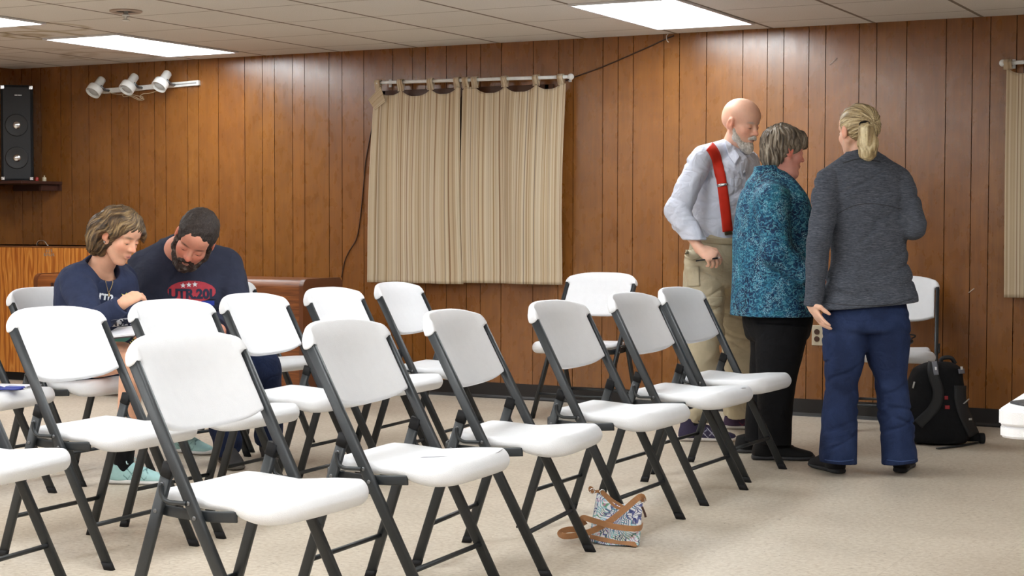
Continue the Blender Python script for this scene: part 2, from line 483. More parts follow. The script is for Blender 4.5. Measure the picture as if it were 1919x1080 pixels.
def cove(name, p0, p1, inward):
    p0, p1 = Vector(p0), Vector(p1); n_ = Vector(inward)
    prof = [(0, .1), (.004, .101), (.006, .02), (.012, .006), (.022, 0), (0, 0)]
    V = []; F = []
    for p in (p0, p1):
        for (a_, z) in prof: V.append(p+n_*a_+Vector((0, 0, z)))
    k = len(prof)
    for i in range(k-1): F.append((i, i+1, k+i+1, k+i))
    o = mk(name, V, F, M['base'], None, False); o['kind'] = 'structure'
cove('baseboard_back', (XL, 0, 0), (XR, 0, 0), (0, -1, 0))
cove('baseboard_left', (XL, YF, 0), (XL, 0, 0), (1, 0, 0))

# ------------------------------------------------------------------ ceiling lamps (troffers in the tile grid)
def m_emit(name, col, s):
    a = NT(name); a.b.inputs['Base Color'].default_value = (.8, .8, .8, 1); a.b.inputs['Emission Color'].default_value = col
    a.b.inputs['Emission Strength'].default_value = s; return a.m
M['diffuser'] = m_emit('lamp_diffuser', (.93, .975, 1.0, 1), LAMP_POWER)
M['lamp_frame'] = plain('lamp_frame', srgb(222, 222, 226), .4, .5)
def troffer(a0, b0, label):
    x0, x1 = X0+a0*TS, X0+(a0+1)*TS; y1, y0 = Y0-b0*TS, Y0-(b0+2)*TS
    t = thing('ceiling_light', ((x0+x1)/2, (y0+y1)/2, HC), 0, label, 'ceiling light', 'fluorescent ceiling panels')
    W, L = (x1-x0), (y1-y0); f = MB(); q = .016
    for sx in (-1, 1): f.box((sx*(W/2-q/2), 0, -.006), (q, L, .012), bev=.002)
    for sy in (-1, 1): f.box((0, sy*(L/2-q/2), -.006), (W-2*q, q, .012), bev=.002)
    f.build('lamp_frame', M['lamp_frame'], t)
    MB().box((0, 0, -.0035), (W-2*q-.001, L-2*q-.001, .004)).build('diffuser', M['diffuser'], t)
    return t
troffer(-1, 0, 'lit fluorescent ceiling panel above the white track light')
troffer(-1, 3, 'lit fluorescent ceiling panel cut by the left frame edge, beside the water stain')
troffer(5, 0, 'large lit fluorescent ceiling panel near the wall, above the standing group')
k = 0
for a0, bs in ((-1, (6, 9, 12, 15)), (5, (4, 8, 12, 16)), (11, (4, 8, 12, 16)), (2, (10, 14, 18)), (8, (10, 14, 18))):  # last two columns are added fill for the near chairs, out of view
    for b0 in bs:
        troffer(a0, b0, 'unseen fluorescent ceiling panel in the near part of the hall, some columns added for fill light')

# ceiling speaker hole with hanging sprinkler
P = onceil(236, 20)
t = thing('ceiling_sprinkler', (P[0], P[1], HC), 0, 'round ceiling opening with dark hole and hanging sprinkler head', 'sprinkler')
rg_ = MB().lathe([(.088, 0), (.088, -.006), (.080, -.012), (.062, -.010), (.058, -.002), (.058, 0)], seg=32)
rg_.build('trim_ring', plain('stained_ring', srgb(176, 158, 146), .7), t, True)
MB().lathe([(.0575, -.0015), (.0575, -.0035), (.001, -.0035)], seg=32).build('hole', plain('dark_hole', srgb(30, 24, 20), .9), t)
h_ = MB().lathe([(.012, -.002), (.012, -.02), (.02, -.022), (.02, -.028), (.008, -.03), (.006, -.046), (.014, -.048), (.022, -.052), (.022, -.055), (.001, -.056)], seg=20)
for s_ in (-1, 1): h_.tube([(s_*.012, 0, -.024), (s_*.017, 0, -.036), (s_*.006, 0, -.049)], .0025, 6)
h_.build('sprinkler_head', M['white_paint'], t, True)

# ------------------------------------------------------------------ curtains
def m_curtain():
    a = NT('striped_curtain'); tc = a.n('ShaderNodeTexCoord'); mp = a.n('ShaderNodeMapping'); a.l(tc.outputs['UV'], mp.inputs[0])
    mp.inputs['Scale'].default_value = (1, 0, 1); v = mp.outputs[0]
    def st(sc, seed):
        m2 = a.n('ShaderNodeMapping'); a.l(v, m2.inputs[0]); m2.inputs['Location'].default_value = (seed, 0, 0)
        return a.noise(m2.outputs[0], sc, 1)
    c = a.ramp(st(14, 0), [(.36, srgb(206, 188, 158)), (.46, srgb(186, 164, 134)), (.54, srgb(212, 198, 172)), (.62, srgb(190, 172, 148))])
    c = a.mix(a.ramp(st(52, 3), [(.56, (0, 0, 0)), (.61, (.8,)*3)]), c, srgb(128, 92, 62))
    c = a.mix(a.ramp(st(84, 8), [(.60, (0, 0, 0)), (.64, (.8,)*3)]), c, srgb(142, 112, 72))
    c = a.mix(a.ramp(st(44, 13), [(.62, (0, 0, 0)), (.66, (.7,)*3)]), c, srgb(118, 104, 96))
    c = a.mix(a.ramp(st(70, 21), [(.62, (0, 0, 0)), (.66, (.6,)*3)]), c, srgb(226, 216, 196))
    a.bump(a.noise(a.coord((1, 1, 1), kind='Object'), 300, 2), .3, .002)
    a.b.inputs['Sheen Weight'].default_value = .2
    return a.set(c, .9, .15)
M['curtain'] = m_curtain()
def curtain(xa, xb, zt, zb, tabs, label, seed, ynom=-.085, xbot=None, flap=0):
    """cloth between xa..xb, tabs = x of the tab loops on the rod"""
    rnd = random.Random(seed); NU, NV = 220, 60
    t = thing('curtain', ((xa+xb)/2, ynom, zb), 0, label, 'curtain', 'striped tab top curtains'); ox = (xa+xb)/2
    ph = [rnd.uniform(0, 6.28) for _ in range(8)]; fr = [rnd.uniform(1.6, 2.4), rnd.uniform(3.2, 4.5), rnd.uniform(6, 8), rnd.uniform(9, 12)]
    V = []; UV = []
    xb0, xb1 = xbot if xbot else (xa, xb)
    tb = sorted(tabs)
    for j in range(NV+1):
        v = j/NV
        for i in range(NU+1):
            u = i/NU; x = (xa+(xb-xa)*u)*(1-v)+(xb0+(xb1-xb0)*u)*v
            # sag between tabs
            xt = xa+(xb-xa)*u; lo = max([q for q in tb if q <= xt], default=None); hi = min([q for q in tb if q > xt], default=None)
            if lo is None: sag = min(1, abs(xt-tb[0])/.05)*.05
            elif hi is None: sag = min(1, abs(xt-tb[-1])/.05)*.01
            else:
                w_ = (xt-lo)/(hi-lo); sag = (.034 if hi-lo > .08 else .008)*min(1, (4*w_*(1-w_))**.7*1.05)*min(1.6, (hi-lo)/.16)
            z = zt-sag*(1-v)**1.5-(zt-zb)*v
            amp = .012+.030*min(1, v*1.6)
            y = 0
            for q in range(4):
                y += math.sin(u*fr[q]*6.28*(.55+.03*math.sin(v*2+ph[q]))+ph[q+4]+.3*math.sin(v*3+ph[q]))*[1, .7, .3, .1][q]
            y *= amp*.5; y -= .02*math.sin(v*3.1)
            y = max(min(y, .052), -.07)
            if v > .955: y -= .002
            V.append((x-ox, y, z-zb)); UV.append(((xa+(xb-xa)*u)*1.35+seed, v*2))
    F = [(j*(NU+1)+i, j*(NU+1)+i+1, (j+1)*(NU+1)+i+1, (j+1)*(NU+1)+i) for j in range(NV) for i in range(NU)]
    o = mk('cloth', V, F, M['curtain'], t, True, uv=UV)
    md = o.modifiers.new('s', 'SOLIDIFY'); md.thickness = .002
    # stitched hem
    for x in tb:
        rz = ZROD(x)
        mb = MB(); pts = [(x-ox, -.004, zt-zb-.012)]
        for q in range(9):
            an = math.pi*(1-q/8); pts.append((x-ox, -math.sin(an)*0+(-.0)+.018*math.cos(an)*-1, rz-zb+.018*math.sin(an)))
        pts.append((x-ox, .004, zt-zb-.012))
        pts2 = [(p[0], (-.018 if i_ == 0 else p[1]), p[2]) for i_, p in enumerate(pts)]
        V2 = []; U2 = []; hw = .021
        for i_, p in enumerate(pts):
            for s_ in (-1, 1): V2.append((p[0]+s_*hw*(1+.15*(i_ in (0, len(pts)-1))), p[1], p[2])); U2.append(((x+s_*hw)*1.35+seed, i_*.1))
        F2 = [(2*i_, 2*i_+1, 2*i_+3, 2*i_+2) for i_ in range(len(pts)-1)]
        tb_ = mk('tab', V2, F2, M['curtain'], t, True, uv=U2); md = tb_.modifiers.new('s', 'SOLIDIFY'); md.thickness = .002
    return t
wx = lambda px, py: float(onwall(px, py, -.085)[0]); wz = lambda px, py: float(onwall(px, py, -.085)[2])
ra, rb = onwall(712, 155, -.085), onwall(1066, 144, -.085)
ZROD = lambda x: float(ra[2]+(rb[2]-ra[2])*(x-ra[0])/(rb[0]-ra[0]))
ztop = wz(880, 162)
cl = curtain(wx(703, 165), wx(864, 160), ztop, wz(790, 531), [wx(p, 155) for p in (709, 751, 807, 857)],
             'left beige striped tab-top curtain of the middle window, its corner flap folded out', 2, xbot=(wx(694, 530), wx(868, 530)))
cr_ = curtain(wx(867, 160), wx(1060, 150), ztop, wz(960, 532), [wx(p, 150) for p in (873, 890, 946, 1005, 1051)],
             'right beige striped tab-top curtain of the middle window, hanging straight', 9, xbot=(wx(867, 530), wx(1053, 535)))
# the corner flap that sticks out past the rod
A_ = onwall(713, 163, -.11); B_ = onwall(690, 187, -.12); C_ = onwall(702, 206, -.11); D_ = onwall(722, 190, -.105)
V = [A_, B_, C_, D_]; V = [np.array(p)-np.array(cl.location) for p in V]
o = mk('corner_flap', V+[v+np.array([0, .004, 0]) for v in V], [(0, 1, 2, 3), (7, 6, 5, 4), (0, 4, 5, 1), (1, 5, 6, 2), (2, 6, 7, 3), (3, 7, 4, 0)], M['curtain'], cl, False,
       uv=[(0, 0), (.0, .6), (.06, .6), (.06, 0)]*2)
def rod(xa, xb, za, zb, label, knob=()):
    t = thing('curtain_rod', ((xa+xb)/2, -.085, (za+zb)/2), 0, label, 'curtain rod'); cx, cz = (xa+xb)/2, (za+zb)/2
    MB().tube([(xa-cx, 0, za-cz), (xb-cx, 0, zb-cz)], .011, 14).build('rod', M['white_paint'], t, True)
    for x, z in ((xa, za), (xb, zb)):
        s_ = 1 if x == xb else -1
        if s_ in knob:
            MB().sphere((x-cx+s_*.014, 0, z-cz), .02, 16).build('finial', M['white_paint'], t, True)
            MB().box((x-cx-s_*.03, .043, z-cz), (.014, .085, .012)).box((x-cx-s_*.03, .082, z-cz), (.02, .006, .05)).build('bracket', M['white_paint'], t)
rod(float(ra[0]), float(rb[0]), float(ra[2]), float(rb[2]), 'white curtain rod over the middle window', (1, -1))
# right hand curtain, cut by the frame
zr = wz(1886, 118); ZROD = lambda x: zr
curtain(wx(1886, 120), wx(1886, 120)+1.45, wz(1886, 126), wz(1886, 558), [wx(1889, 120)+i*.17 for i in range(9)],
        'beige striped tab-top curtain at the right frame edge', 14)
rod(wx(1884, 118), wx(1884, 118)+1.5, zr, zr, 'white curtain rod with round finial at the right frame edge', (-1, 1))
# window openings behind the curtains (framed, dark glass)
def m_glass():
    a = NT('night_glass'); return a.set(srgb(20, 24, 30), .05, .5)
M['glass'] = m_glass(); M['frame_brown'] = plain('brown_window_trim', srgb(84, 50, 28), .4)
for i, (xa, xb) in enumerate(((-5.9, -4.66), (-1.72, -.5))):
    f = MB(); z0, z1 = .78, 1.98
    for x in (xa, xb): f.box((x, -.009, (z0+z1)/2), (.06, .018, z1-z0+.06), bev=.003)
    for z in (z0, z1): f.box(((xa+xb)/2, -.009, z), (xb-xa, .018, .06), bev=.003)
    f.box(((xa+xb)/2, -.009, (z0+z1)/2), (.035, .016, z1-z0), bev=.003)
    o = f.build('window_%d' % (i+1), M['frame_brown']); o['kind'] = 'structure'
    MB().box(((xa+xb)/2, -.004, (z0+z1)/2), (xb-xa, .004, z1-z0)).build('glass', M['glass'], o)

# ------------------------------------------------------------------ wall wires, scratches
def wire(name, pts, r, mat, label, cat, parent=None):
    o = MB().tube(crv(pts, 60), r, 6).build(name, mat, parent, True)
    if label: tag(o, label, cat)
    return o
M['brown_wire'] = plain('brown_wire', srgb(52, 26, 16), .5)
fw = lambda px, py, y=-.006: onwall(px, py, y)
wire('wall_cable', [fw(1263, 67), fw(1246, 74), fw(1200, 95), fw(1130, 125), fw(1073, 146), fw(1060, 152, -.03)], .0042, M['brown_wire'],
     'dark thin cable running slantwise from the ceiling to the curtain rod', 'cable')
wire('wall_cable', [fw(705, 198, -.02), fw(700, 225), fw(692, 265), fw(685, 305), fw(681, 350), fw(675, 410), fw(668, 448), fw(655, 470), fw(646, 490), fw(640, 520)], .0036, M['brown_wire'],
     'dark thin cable hanging down beside the left curtain', 'cable')
wire('ceiling_hook', [onwall(1252, 64, -.02), onwall(1249, 68, -.03), onwall(1250, 76, -.03), onwall(1253, 79, -.02)], .0022, M['white_paint'], 'small white hook under the ceiling edge beside the big lit panel', 'hook')
for a_, b_ in (((1555, 122), (1569, 109)), ((1815, 549), (1826, 541))):
    p, q = onwall(*a_, -.001), onwall(*b_, -.001)
    o = MB().tube([p, lerp(p, q, .4), lerp(p, q, .5)+np.array([.004, 0, .004]), q], .003, 6).build('paint_scuff', plain('scuff', srgb(190, 170, 155), .8), None, True)
    tag(o, 'pale scuff mark on the upper panelling, above the standing group' if a_[1] < 200 else 'pale scuff mark low on the panelling, right of the chair by the wall', 'scuff')

# ------------------------------------------------------------------ outlet
P = onwall(1540, 629, 0)
t = thing('wall_outlet', (P[0], 0, P[2]), 0, 'beige double outlet plate with two brown sockets, behind the legs of the group', 'outlet')
MB().box((0, -.004, 0), (.118, .008, .118), bev=.003).build('plate', plain('beige_plate', srgb(196, 184, 160), .4), t)
dk = plain('brown_socket', srgb(70, 44, 32), .4); bg = plain('cream_socket', srgb(205, 196, 172), .4)
for sx, mm in ((-1, dk), (1, bg)):
    for sz in (-1, 1):
        MB().lathe([(.0165, 0), (.0165, .003), (.001, .003)], (sx*.027, -.008, sz*.021), (0, -1, 0), 20).build('socket', mm, t)
        if sx > 0: MB().box((sx*.027-.005, -.0112, sz*.021), (.002, .001, .008)).box((sx*.027+.005, -.0112, sz*.021), (.002, .001, .008)).build('slot', M['black'], t)

# ------------------------------------------------------------------ white track light
pa, pb = onwall(190, 171, -.03), onwall(371, 155, -.03)
t = thing('track_light', (float(pa[0]+pb[0])/2, -.0, float(pa[2]+pb[2])/2), 0, 'white wall track light with three spotlight heads and a bundled cord', 'track light')
cx, cz = t.location.x, t.location.z
sl = math.atan2(pb[2]-pa[2], pb[0]-pa[0]); L = math.hypot(pb[2]-pa[2], pb[0]-pa[0])
Rm = Matrix.Rotation(-sl, 3, 'Y')
MB().box((0, -.014, 0), (L, .028, .036), Rm, bev=.003).build('track', M['white_paint'], t)
MB().box((L*.28, -.029, L*.28*math.tan(sl)), (L*.4, .002, .008), Rm).build('track_slot', plain('grey_slot', srgb(150, 150, 148), .5), t)
M['bulb'] = plain('frosted_bulb', srgb(196, 202, 204), .25)
for px in (200, 263, 324):
    f = (px-190)/181.0; q = Vector((float(pa[0]+(pb[0]-pa[0])*f)-cx, -.0, float(pa[2]+(pb[2]-pa[2])*f)-cz))
    ax = Vector((-.06, -.65, -.75)).normalized(); c = q+Vector((-.012, -.13, .012))
    hd = MB().lathe([(.004, -.098), (.026, -.096), (.031, -.088), (.032, -.02), (.036, -.012), (.052, -.006), (.055, .0), (.055, .05), (.05, .05), (.048, .01), (.02, .0)], c, ax, 26)
    h_ = hd.build('spotlight_head', M['white_paint'], t, True)
    MB().lathe([(.012, .0), (.03, .012), (.04, .03), (.036, .04), (.018, .046), (.001, .047)], c, ax, 20).build('bulb', M['bulb'], h_, True)
    MB().tube([q+Vector((.02, -.028, 0)), q+Vector((.022, -.07, 0)), c+Vector((.034, 0, 0))-ax*.02], .009, 8).build('swivel_arm', M['bolt'], h_, True)
M['cord'] = plain('cream_cord', srgb(196, 178, 150), .5)
fl = lambda px, py, y=-.03: tuple(np.array(onwall(px, py, y))-np.array([cx, 0, cz]))
cd = [fl(305, 165), fl(290, 172), fl(278, 175), fl(268, 176), fl(262, 182, -.05), fl(270, 186, -.05), fl(262, 188), fl(252, 184), fl(243, 180), fl(232, 181), fl(230, 177), fl(240, 178, -.05),
      fl(252, 181, -.05), fl(262, 186, -.05), fl(268, 182), fl(255, 179), fl(240, 175), fl(225, 177), fl(210, 175), fl(203, 172)]
MB().tube(crv(cd, 160), .003, 6).build('cord', M['cord'], t, True)

# ------------------------------------------------------------------ corner shelf, loudspeaker
sy = -.34; SHZ = 1.43
zz = onwall(60, 339, -.3)[2]; SHZ = float(zz)
sx1 = float(onwall(108, 340, -.05)[0])
t = thing('wall_shelf', (XL, 0, SHZ), 0, 'dark brown corner shelf carrying the loudspeaker', 'shelf')
M['dark_wood'] = plain('dark_wood', srgb(62, 34, 26), .45, var=.12, scale=14)
mb = MB(); w_ = sx1-XL
mb.box((w_/2, -.21, -.011), (w_, .42, .022), bev=.002); mb.build('board', M['dark_wood'], t)
MB().box((w_/2, -.012, -.045), (w_*.98, .022, .045)).build('cleat', M['dark_wood'], t)
MB().box((w_*.93, -.11, -.045), (.02, .17, .045)).build('cleat', M['dark_wood'], t)
# speaker turned to face the hall
d_ = 11.3
pc = at(32, 333, d_); spx, spy = float(pc[0]), float(pc[1])
spx = max(spx, XL+.19); H_ = .705
W_ = 62*d_/FPX
sq = onwall(33, 333, -.235)
t = thing('loudspeaker', (float(sq[0]), -.235, SHZ), R_(42), 'black pole-type loudspeaker cabinet with silver corners on the corner shelf', 'loudspeaker')
MB().box((0, .04, H_/2), (W_, .2, H_), bev=.006).build('cabinet', plain('black_carpet', srgb(16, 17, 20), .9, var=.3, scale=200), t)
MB().box((0, -.062, H_/2), (W_-.03, .006, H_-.03), bev=.002).build('grille', plain('black_grille', srgb(12, 13, 18), .55, var=.5, scale=400), t)
for z in (.17, .41):
    z = z*H_/.705
    MB().lathe([(.082, 0), (.082, .004), (.076, .006), (.07, .0045), (.02, .002)], (-.002, -.065, z-.0), (0, -1, 0), 32).build('cone_ring', plain('cone_black', srgb(20, 20, 22), .5), t, True)
    MB().sphere((0, -.068, z-.0), .03, 20, (1, .45, 1)).build('dust_cap', M['chrome'], t, True)
for sx in (-1, 1):
    for z in (.018, H_-.018):
        MB().box((sx*(W_/2-.012), -.06, z), (.028, .014, .028), bev=.004).build('corner_guard', M['chrome'], t)
tx = bpy.data.curves.new('t', 'FONT'); tx.body = 'TEXAS'; tx.size = .02; tx.extrude = .0008; tx.align_x = 'CENTER'
def text_mesh(body, size, mat, parent, loc, rot, name='lettering', extrude=.0006, width=None, bold=0):
    c = bpy.data.curves.new(name, 'FONT'); c.body = body; c.size = size; c.extrude = extrude; c.align_x = 'CENTER'; c.align_y = 'CENTER'; c.offset = bold
    o = bpy.data.objects.new('tmp', c); COL.objects.link(o)
    dg = bpy.context.evaluated_depsgraph_get(); me = bpy.data.meshes.new_from_object(o.evaluated_get(dg)); bpy.data.objects.remove(o)
    x = bpy.data.objects.new(name, me); link(x, parent); me.materials.clear(); me.materials.append(mat)
    x.location = loc; x.rotation_euler = rot
    return x
bpy.data.curves.remove(tx)
M['white_ink'] = plain('white_ink', srgb(225, 226, 228), .6)
b_ = MB()
for i, (x, w__) in enumerate(((-.021, .008), (-.011, .009), (0, .008), (.01, .009), (.02, .007))): b_.box((x+.012, -.0655, H_-.075), (w__, .002, .008))
b_.build('badge', M['white_ink'], t)
# little jars on the shelf
for px, col, lab, c2 in ((69, srgb(160, 40, 34), 'small red candle jar on the corner shelf', srgb(150, 60, 50)), (83, srgb(200, 190, 165), 'small cream bottle with thin cap on the corner shelf', srgb(180, 170, 150))):
    p = at(px, 337, 10.9); x = float(onwall(px, 337, -.16)[0])
    t = thing('small_jar', (x, -.16, SHZ), 0, lab, 'jar')
    MB().lathe([(.001, 0), (.014, 0), (.015, .005), (.015, .025), (.011, .03), (.001, .03)], seg=16).build('body', plain('jar', col, .4), t, True)
    MB().lathe([(.005, .03), (.005, .042 if px == 83 else .034), (.001, .042 if px == 83 else .034)], seg=12).build('cap', plain('jarcap', c2, .4), t, True)

# ------------------------------------------------------------------ plywood box in the corner
def m_ply():
    a = NT('fir_plywood'); v = a.coord((1, 1, 1))
    wv = a.n('ShaderNodeTexWave', wave_type='BANDS', bands_direction='X'); a.l(a.coord((3.2, 3.2, .45)), wv.inputs[0])
    wv.inputs['Scale'].default_value = 2.2; wv.inputs['Distortion'].default_value = 14; wv.inputs['Detail'].default_value = 2.5; wv.inputs['Detail Scale'].default_value = 1.4
    c = a.ramp(wv.outputs['Fac'], [(.0, srgb(150, 74, 18)), (.35, srgb(186, 105, 32)), (.55, srgb(206, 132, 52)), (.8, srgb(220, 152, 70)), (1, srgb(196, 118, 42))])
    c = a.mix(.3, c, a.ramp(a.noise(a.coord((40, 40, 2)), 3, 3), [(.3, srgb(160, 84, 24)), (.7, srgb(224, 160, 84))]))
    return a.set(c, .4, .5)
M['ply'] = m_ply()
yb = -.62
xr = float(onwall(168, 465, yb)[0])
ztop_ = float(onwall(60, 461, yb)[2]); zbot = .0
w_ = xr-XL-.05
t = thing('plywood_box', (XL+.03+w_/2, yb+.26, 0), 0, 'large varnished plywood chest with metal handle in the left corner', 'chest')
MB().box((0, 0, ztop_/2+.03), (w_, .50, ztop_-.06), bev=.003).build('body', M['ply'], t)
MB().box((0, 0, .03), (w_-.08, .42, .06)).build('plinth', M['black'], t)
MB().box((0, 0, ztop_-.006), (w_+.004, .504, .012), bev=.002).build('lid', plain('lid_brown', srgb(110, 70, 40), .4), t)
hx = float(onwall(79, 455, yb+.06)[0])-t.location.x
MB().tube(crv([(hx-.048, -.2, ztop_), (hx-.044, -.2, ztop_+.022), (hx-.02, -.2, ztop_+.036), (hx+.02, -.2, ztop_+.034), (hx+.042, -.2, ztop_+.012), (hx+.055, -.2, ztop_)], 24), .0055, 8).build('handle', M['chrome'], t, True)
gi = plain('grey_stencil', srgb(140, 132, 118), .7)
sx = float(onwall(90, 474, yb)[0])-t.location.x; sz = float(onwall(90, 474, yb)[2])
for body, dz, s_ in (('OPB', .014, .035), ('SOTTA', -.014, .035)):
    b_ = MB()
    n_ = len(body)
    rnd = random.Random(len(body))
    for i in range(n_):
        x = sx+(i-(n_-1)/2)*.022
        for q in range(3): b_.box((x+rnd.uniform(-.005, .005), -.2505, sz+dz+(q-1)*.007), (rnd.uniform(.008, .014), .001, .005))
    b_.build('stencil_marks', gi, t)

# ------------------------------------------------------------------ long wooden console behind the seated pair
def m_console():
    a = NT('glossy_walnut'); c = a.ramp(a.noise(a.coord((1.5, 30, 30)), 2.5, 4, .6), [(.3, srgb(92, 48, 22)), (.7, srgb(142, 84, 42))])
    return a.set(c, .38, .4)
M['console'] = m_console()
yc = -1.15
xe = float(onwall(569, 535, yc)[0]); zt_ = float(onwall(520, 524, yc)[2])
dep_ = .42
x_l = float(onwall(64, 520, yc)[0]); Lc = xe-x_l
t = thing('wooden_console', ((xe+x_l)/2, yc+dep_/2, 0), 0, 'long glossy walnut console with rounded top edge behind the seated man', 'console')
prof = [(-dep_/2, .07)]+[(-dep_/2, zt_-.05)]+[(-dep_/2+.05-.05*math.cos(a_), zt_-.05+.05*math.sin(a_)) for a_ in np.linspace(0, math.pi/2, 9)][1:]+[(dep_/2-.03, zt_), (dep_/2, zt_-.03), (dep_/2, .07)]
V = []; F = []
for x in (-Lc/2+.03, Lc/2-.03):
    for y, z in prof: V.append((x, y, z))
k = len(prof)
for i in range(k-1): F.append((i, i+1, k+i+1, k+i))
F.append(tuple(range(k))); F.append(tuple(reversed(range(k, 2*k))))
mk('body', V, F, M['console'], t, False)
for s_ in (-1, 1):
    pr = [(y*1.03, z*1.006 if z > .1 else 0) for y, z in prof]; V = []; F = []
    for x in (s_*(Lc/2-.03), s_*Lc/2):
        for y, z in pr: V.append((x, y, z))
    for i in range(k-1): F.append((i, i+1, k+i+1, k+i))
    F.append(tuple(range(k))); F.append(tuple(reversed(range(k, 2*k)))); F.append((k-1, 0, k, 2*k-1))
    mk('end_panel', V, F, plain('console_end', srgb(96, 54, 30), .3, var=.15, scale=8), t, False)
# ribbed speaker cloth at its left end
mb = MB()
for i in range(9): mb.box((-Lc/2+.16+i*.022, -dep_/2-.006, zt_-.12), (.008, .012, .13))
mb.build('louvre', M['dark_wood'], t)
# ================================================================== folding chairs
CW = .226
def seat_mesh():
    lo, hi = (-.20, -.27, .34), (.32, .27, .49); h = .0035
    v = Vol(lo, hi, h); sl, P = v._box(v.lo, v.lo+v.n*h)
    x, y, z = P[..., 0], P[..., 1], P[..., 2]; ay = np.abs(y)
    tb = crv([(-.2, .17), (-.15, .186), (-.06, .196), (.02, .197), (.075, .203), (.125, .215), (.175, .228), (.235, .228), (.30, .21)], 120)
    hw = np.interp(x, tb[:, 0], tb[:, 1]).astype(np.float32)
    front = .288-.030*(ay/.24)**2
    rear = -.165+.02*(ay/.2)**3
    Rc = .085; u0 = (ay-hw)*.95+Rc; v0 = x-front+Rc
    dxy = np.maximum(np.minimum(np.maximum(u0, v0), 0)+np.sqrt(np.maximum(u0, 0)**2+np.maximum(v0, 0)**2)-Rc, rear-x)
    zt = .449+np.interp(x, [-.17, -.1, .03, .15, .24, .3], [.002, 0, -.010, .0, .003, -.012])+.006*(1-(y/.2)**2)*np.interp(x, [-.1, .05, .2], [-1.2, -.4, 1.2])
    zt = zt-np.where(ay > .17, (ay-.17)*.10, 0)
    tz = crv([(-.2, .408), (-.05, .407), (.09, .402), (.130, .392), (.2, .384), (.26, .388), (.32, .41)], 120)
    zb = np.interp(x, tz[:, 0], tz[:, 1])+.012*(ay/.24)**2*(x > .1)*0
    dz = np.maximum(z-zt, zb-z)
    r = np.interp(x, [.02, .16, .24], [.016, .026, .031]).astype(np.float32)
    u = dxy+r; w_ = dz+r
    d = np.minimum(np.maximum(u, w_), 0)+np.sqrt(np.maximum(u, 0)**2+np.maximum(w_, 0)**2)-r
    v.f[sl] = d.astype(np.float32)
    return v.mesh()
E_AX = np.array([-.4617, 0, .8870]); N_AX = np.array([.8870, 0, .4617])     # along the post, out of the back's face
TOPP = np.array([-.194, 0, .772])
def back_mesh():
    v = Vol((-.32, -.28, .56), (-.04, .28, .88), .0035); sl, P = v._box(v.lo, v.lo+v.n*v.h)
    q = P-TOPP.astype(np.float32); s = q@E_AX.astype(np.float32); w_ = q@N_AX.astype(np.float32); y = P[..., 1]; ay = np.abs(y)
    # s: 0 at the notch, .092 at the very top, -.185 at the bottom edge
    bulge = .040*(1-np.clip(ay/.215, 0, 1)**2)*np.interp(s, [-.19, -.05, .09], [.8, 1, .85])
    up = np.clip((s+.004)/.010, 0, 1); up = up*up*(3-2*up); ed = np.clip((ay-.185)/.045, 0, 1); ed = ed*ed*(3-2*ed)
    wf = .0115-bulge+.0082*up*ed-.010*np.clip((s-.03)/.07, 0, 1)**2; wb = -.0135-bulge-up*(.004+.0075*ed)
    dn = np.maximum(w_-wf, wb-w_)
    bot = -.190+.012*np.clip(ay/.2, 0, 1)**6
    d1 = np.maximum(np.maximum(ay-.2115, bot-s), s-.02)
    g = (np.clip(ay/.2385, 0, 9)**2.35+np.clip(s/.098, 0, 9)**2.1)**.45
    d2 = np.maximum((g-1)*.085, -s-.002)
    dxy = np.minimum(d1, d2)
    r = .0075; u = dxy+r; q_ = dn+r
    d = np.minimum(np.maximum(u, q_), 0)+np.sqrt(np.maximum(u, 0)**2+np.maximum(q_, 0)**2)-r
    v.f[sl] = d.astype(np.float32)
    return v.mesh()
SEATM, BACKM = seat_mesh(), back_mesh()
def relax(VF):
    V, F = VF
    for _ in range(2):
        acc = np.zeros_like(V); c = np.zeros(len(V))
        for a, b in ((0, 1), (1, 2), (2, 3), (3, 0)):
            for x, y in ((a, b), (b, a)):
                for ax in range(3): acc[:, ax] += np.bincount(F[:, x], V[F[:, y], ax], len(V))
                c += np.bincount(F[:, x], minlength=len(V))
        V = V*.5+.5*acc/np.maximum(c, 1)[:, None]
    return V, F
SEATM, BACKM = relax(SEATM), relax(BACKM)
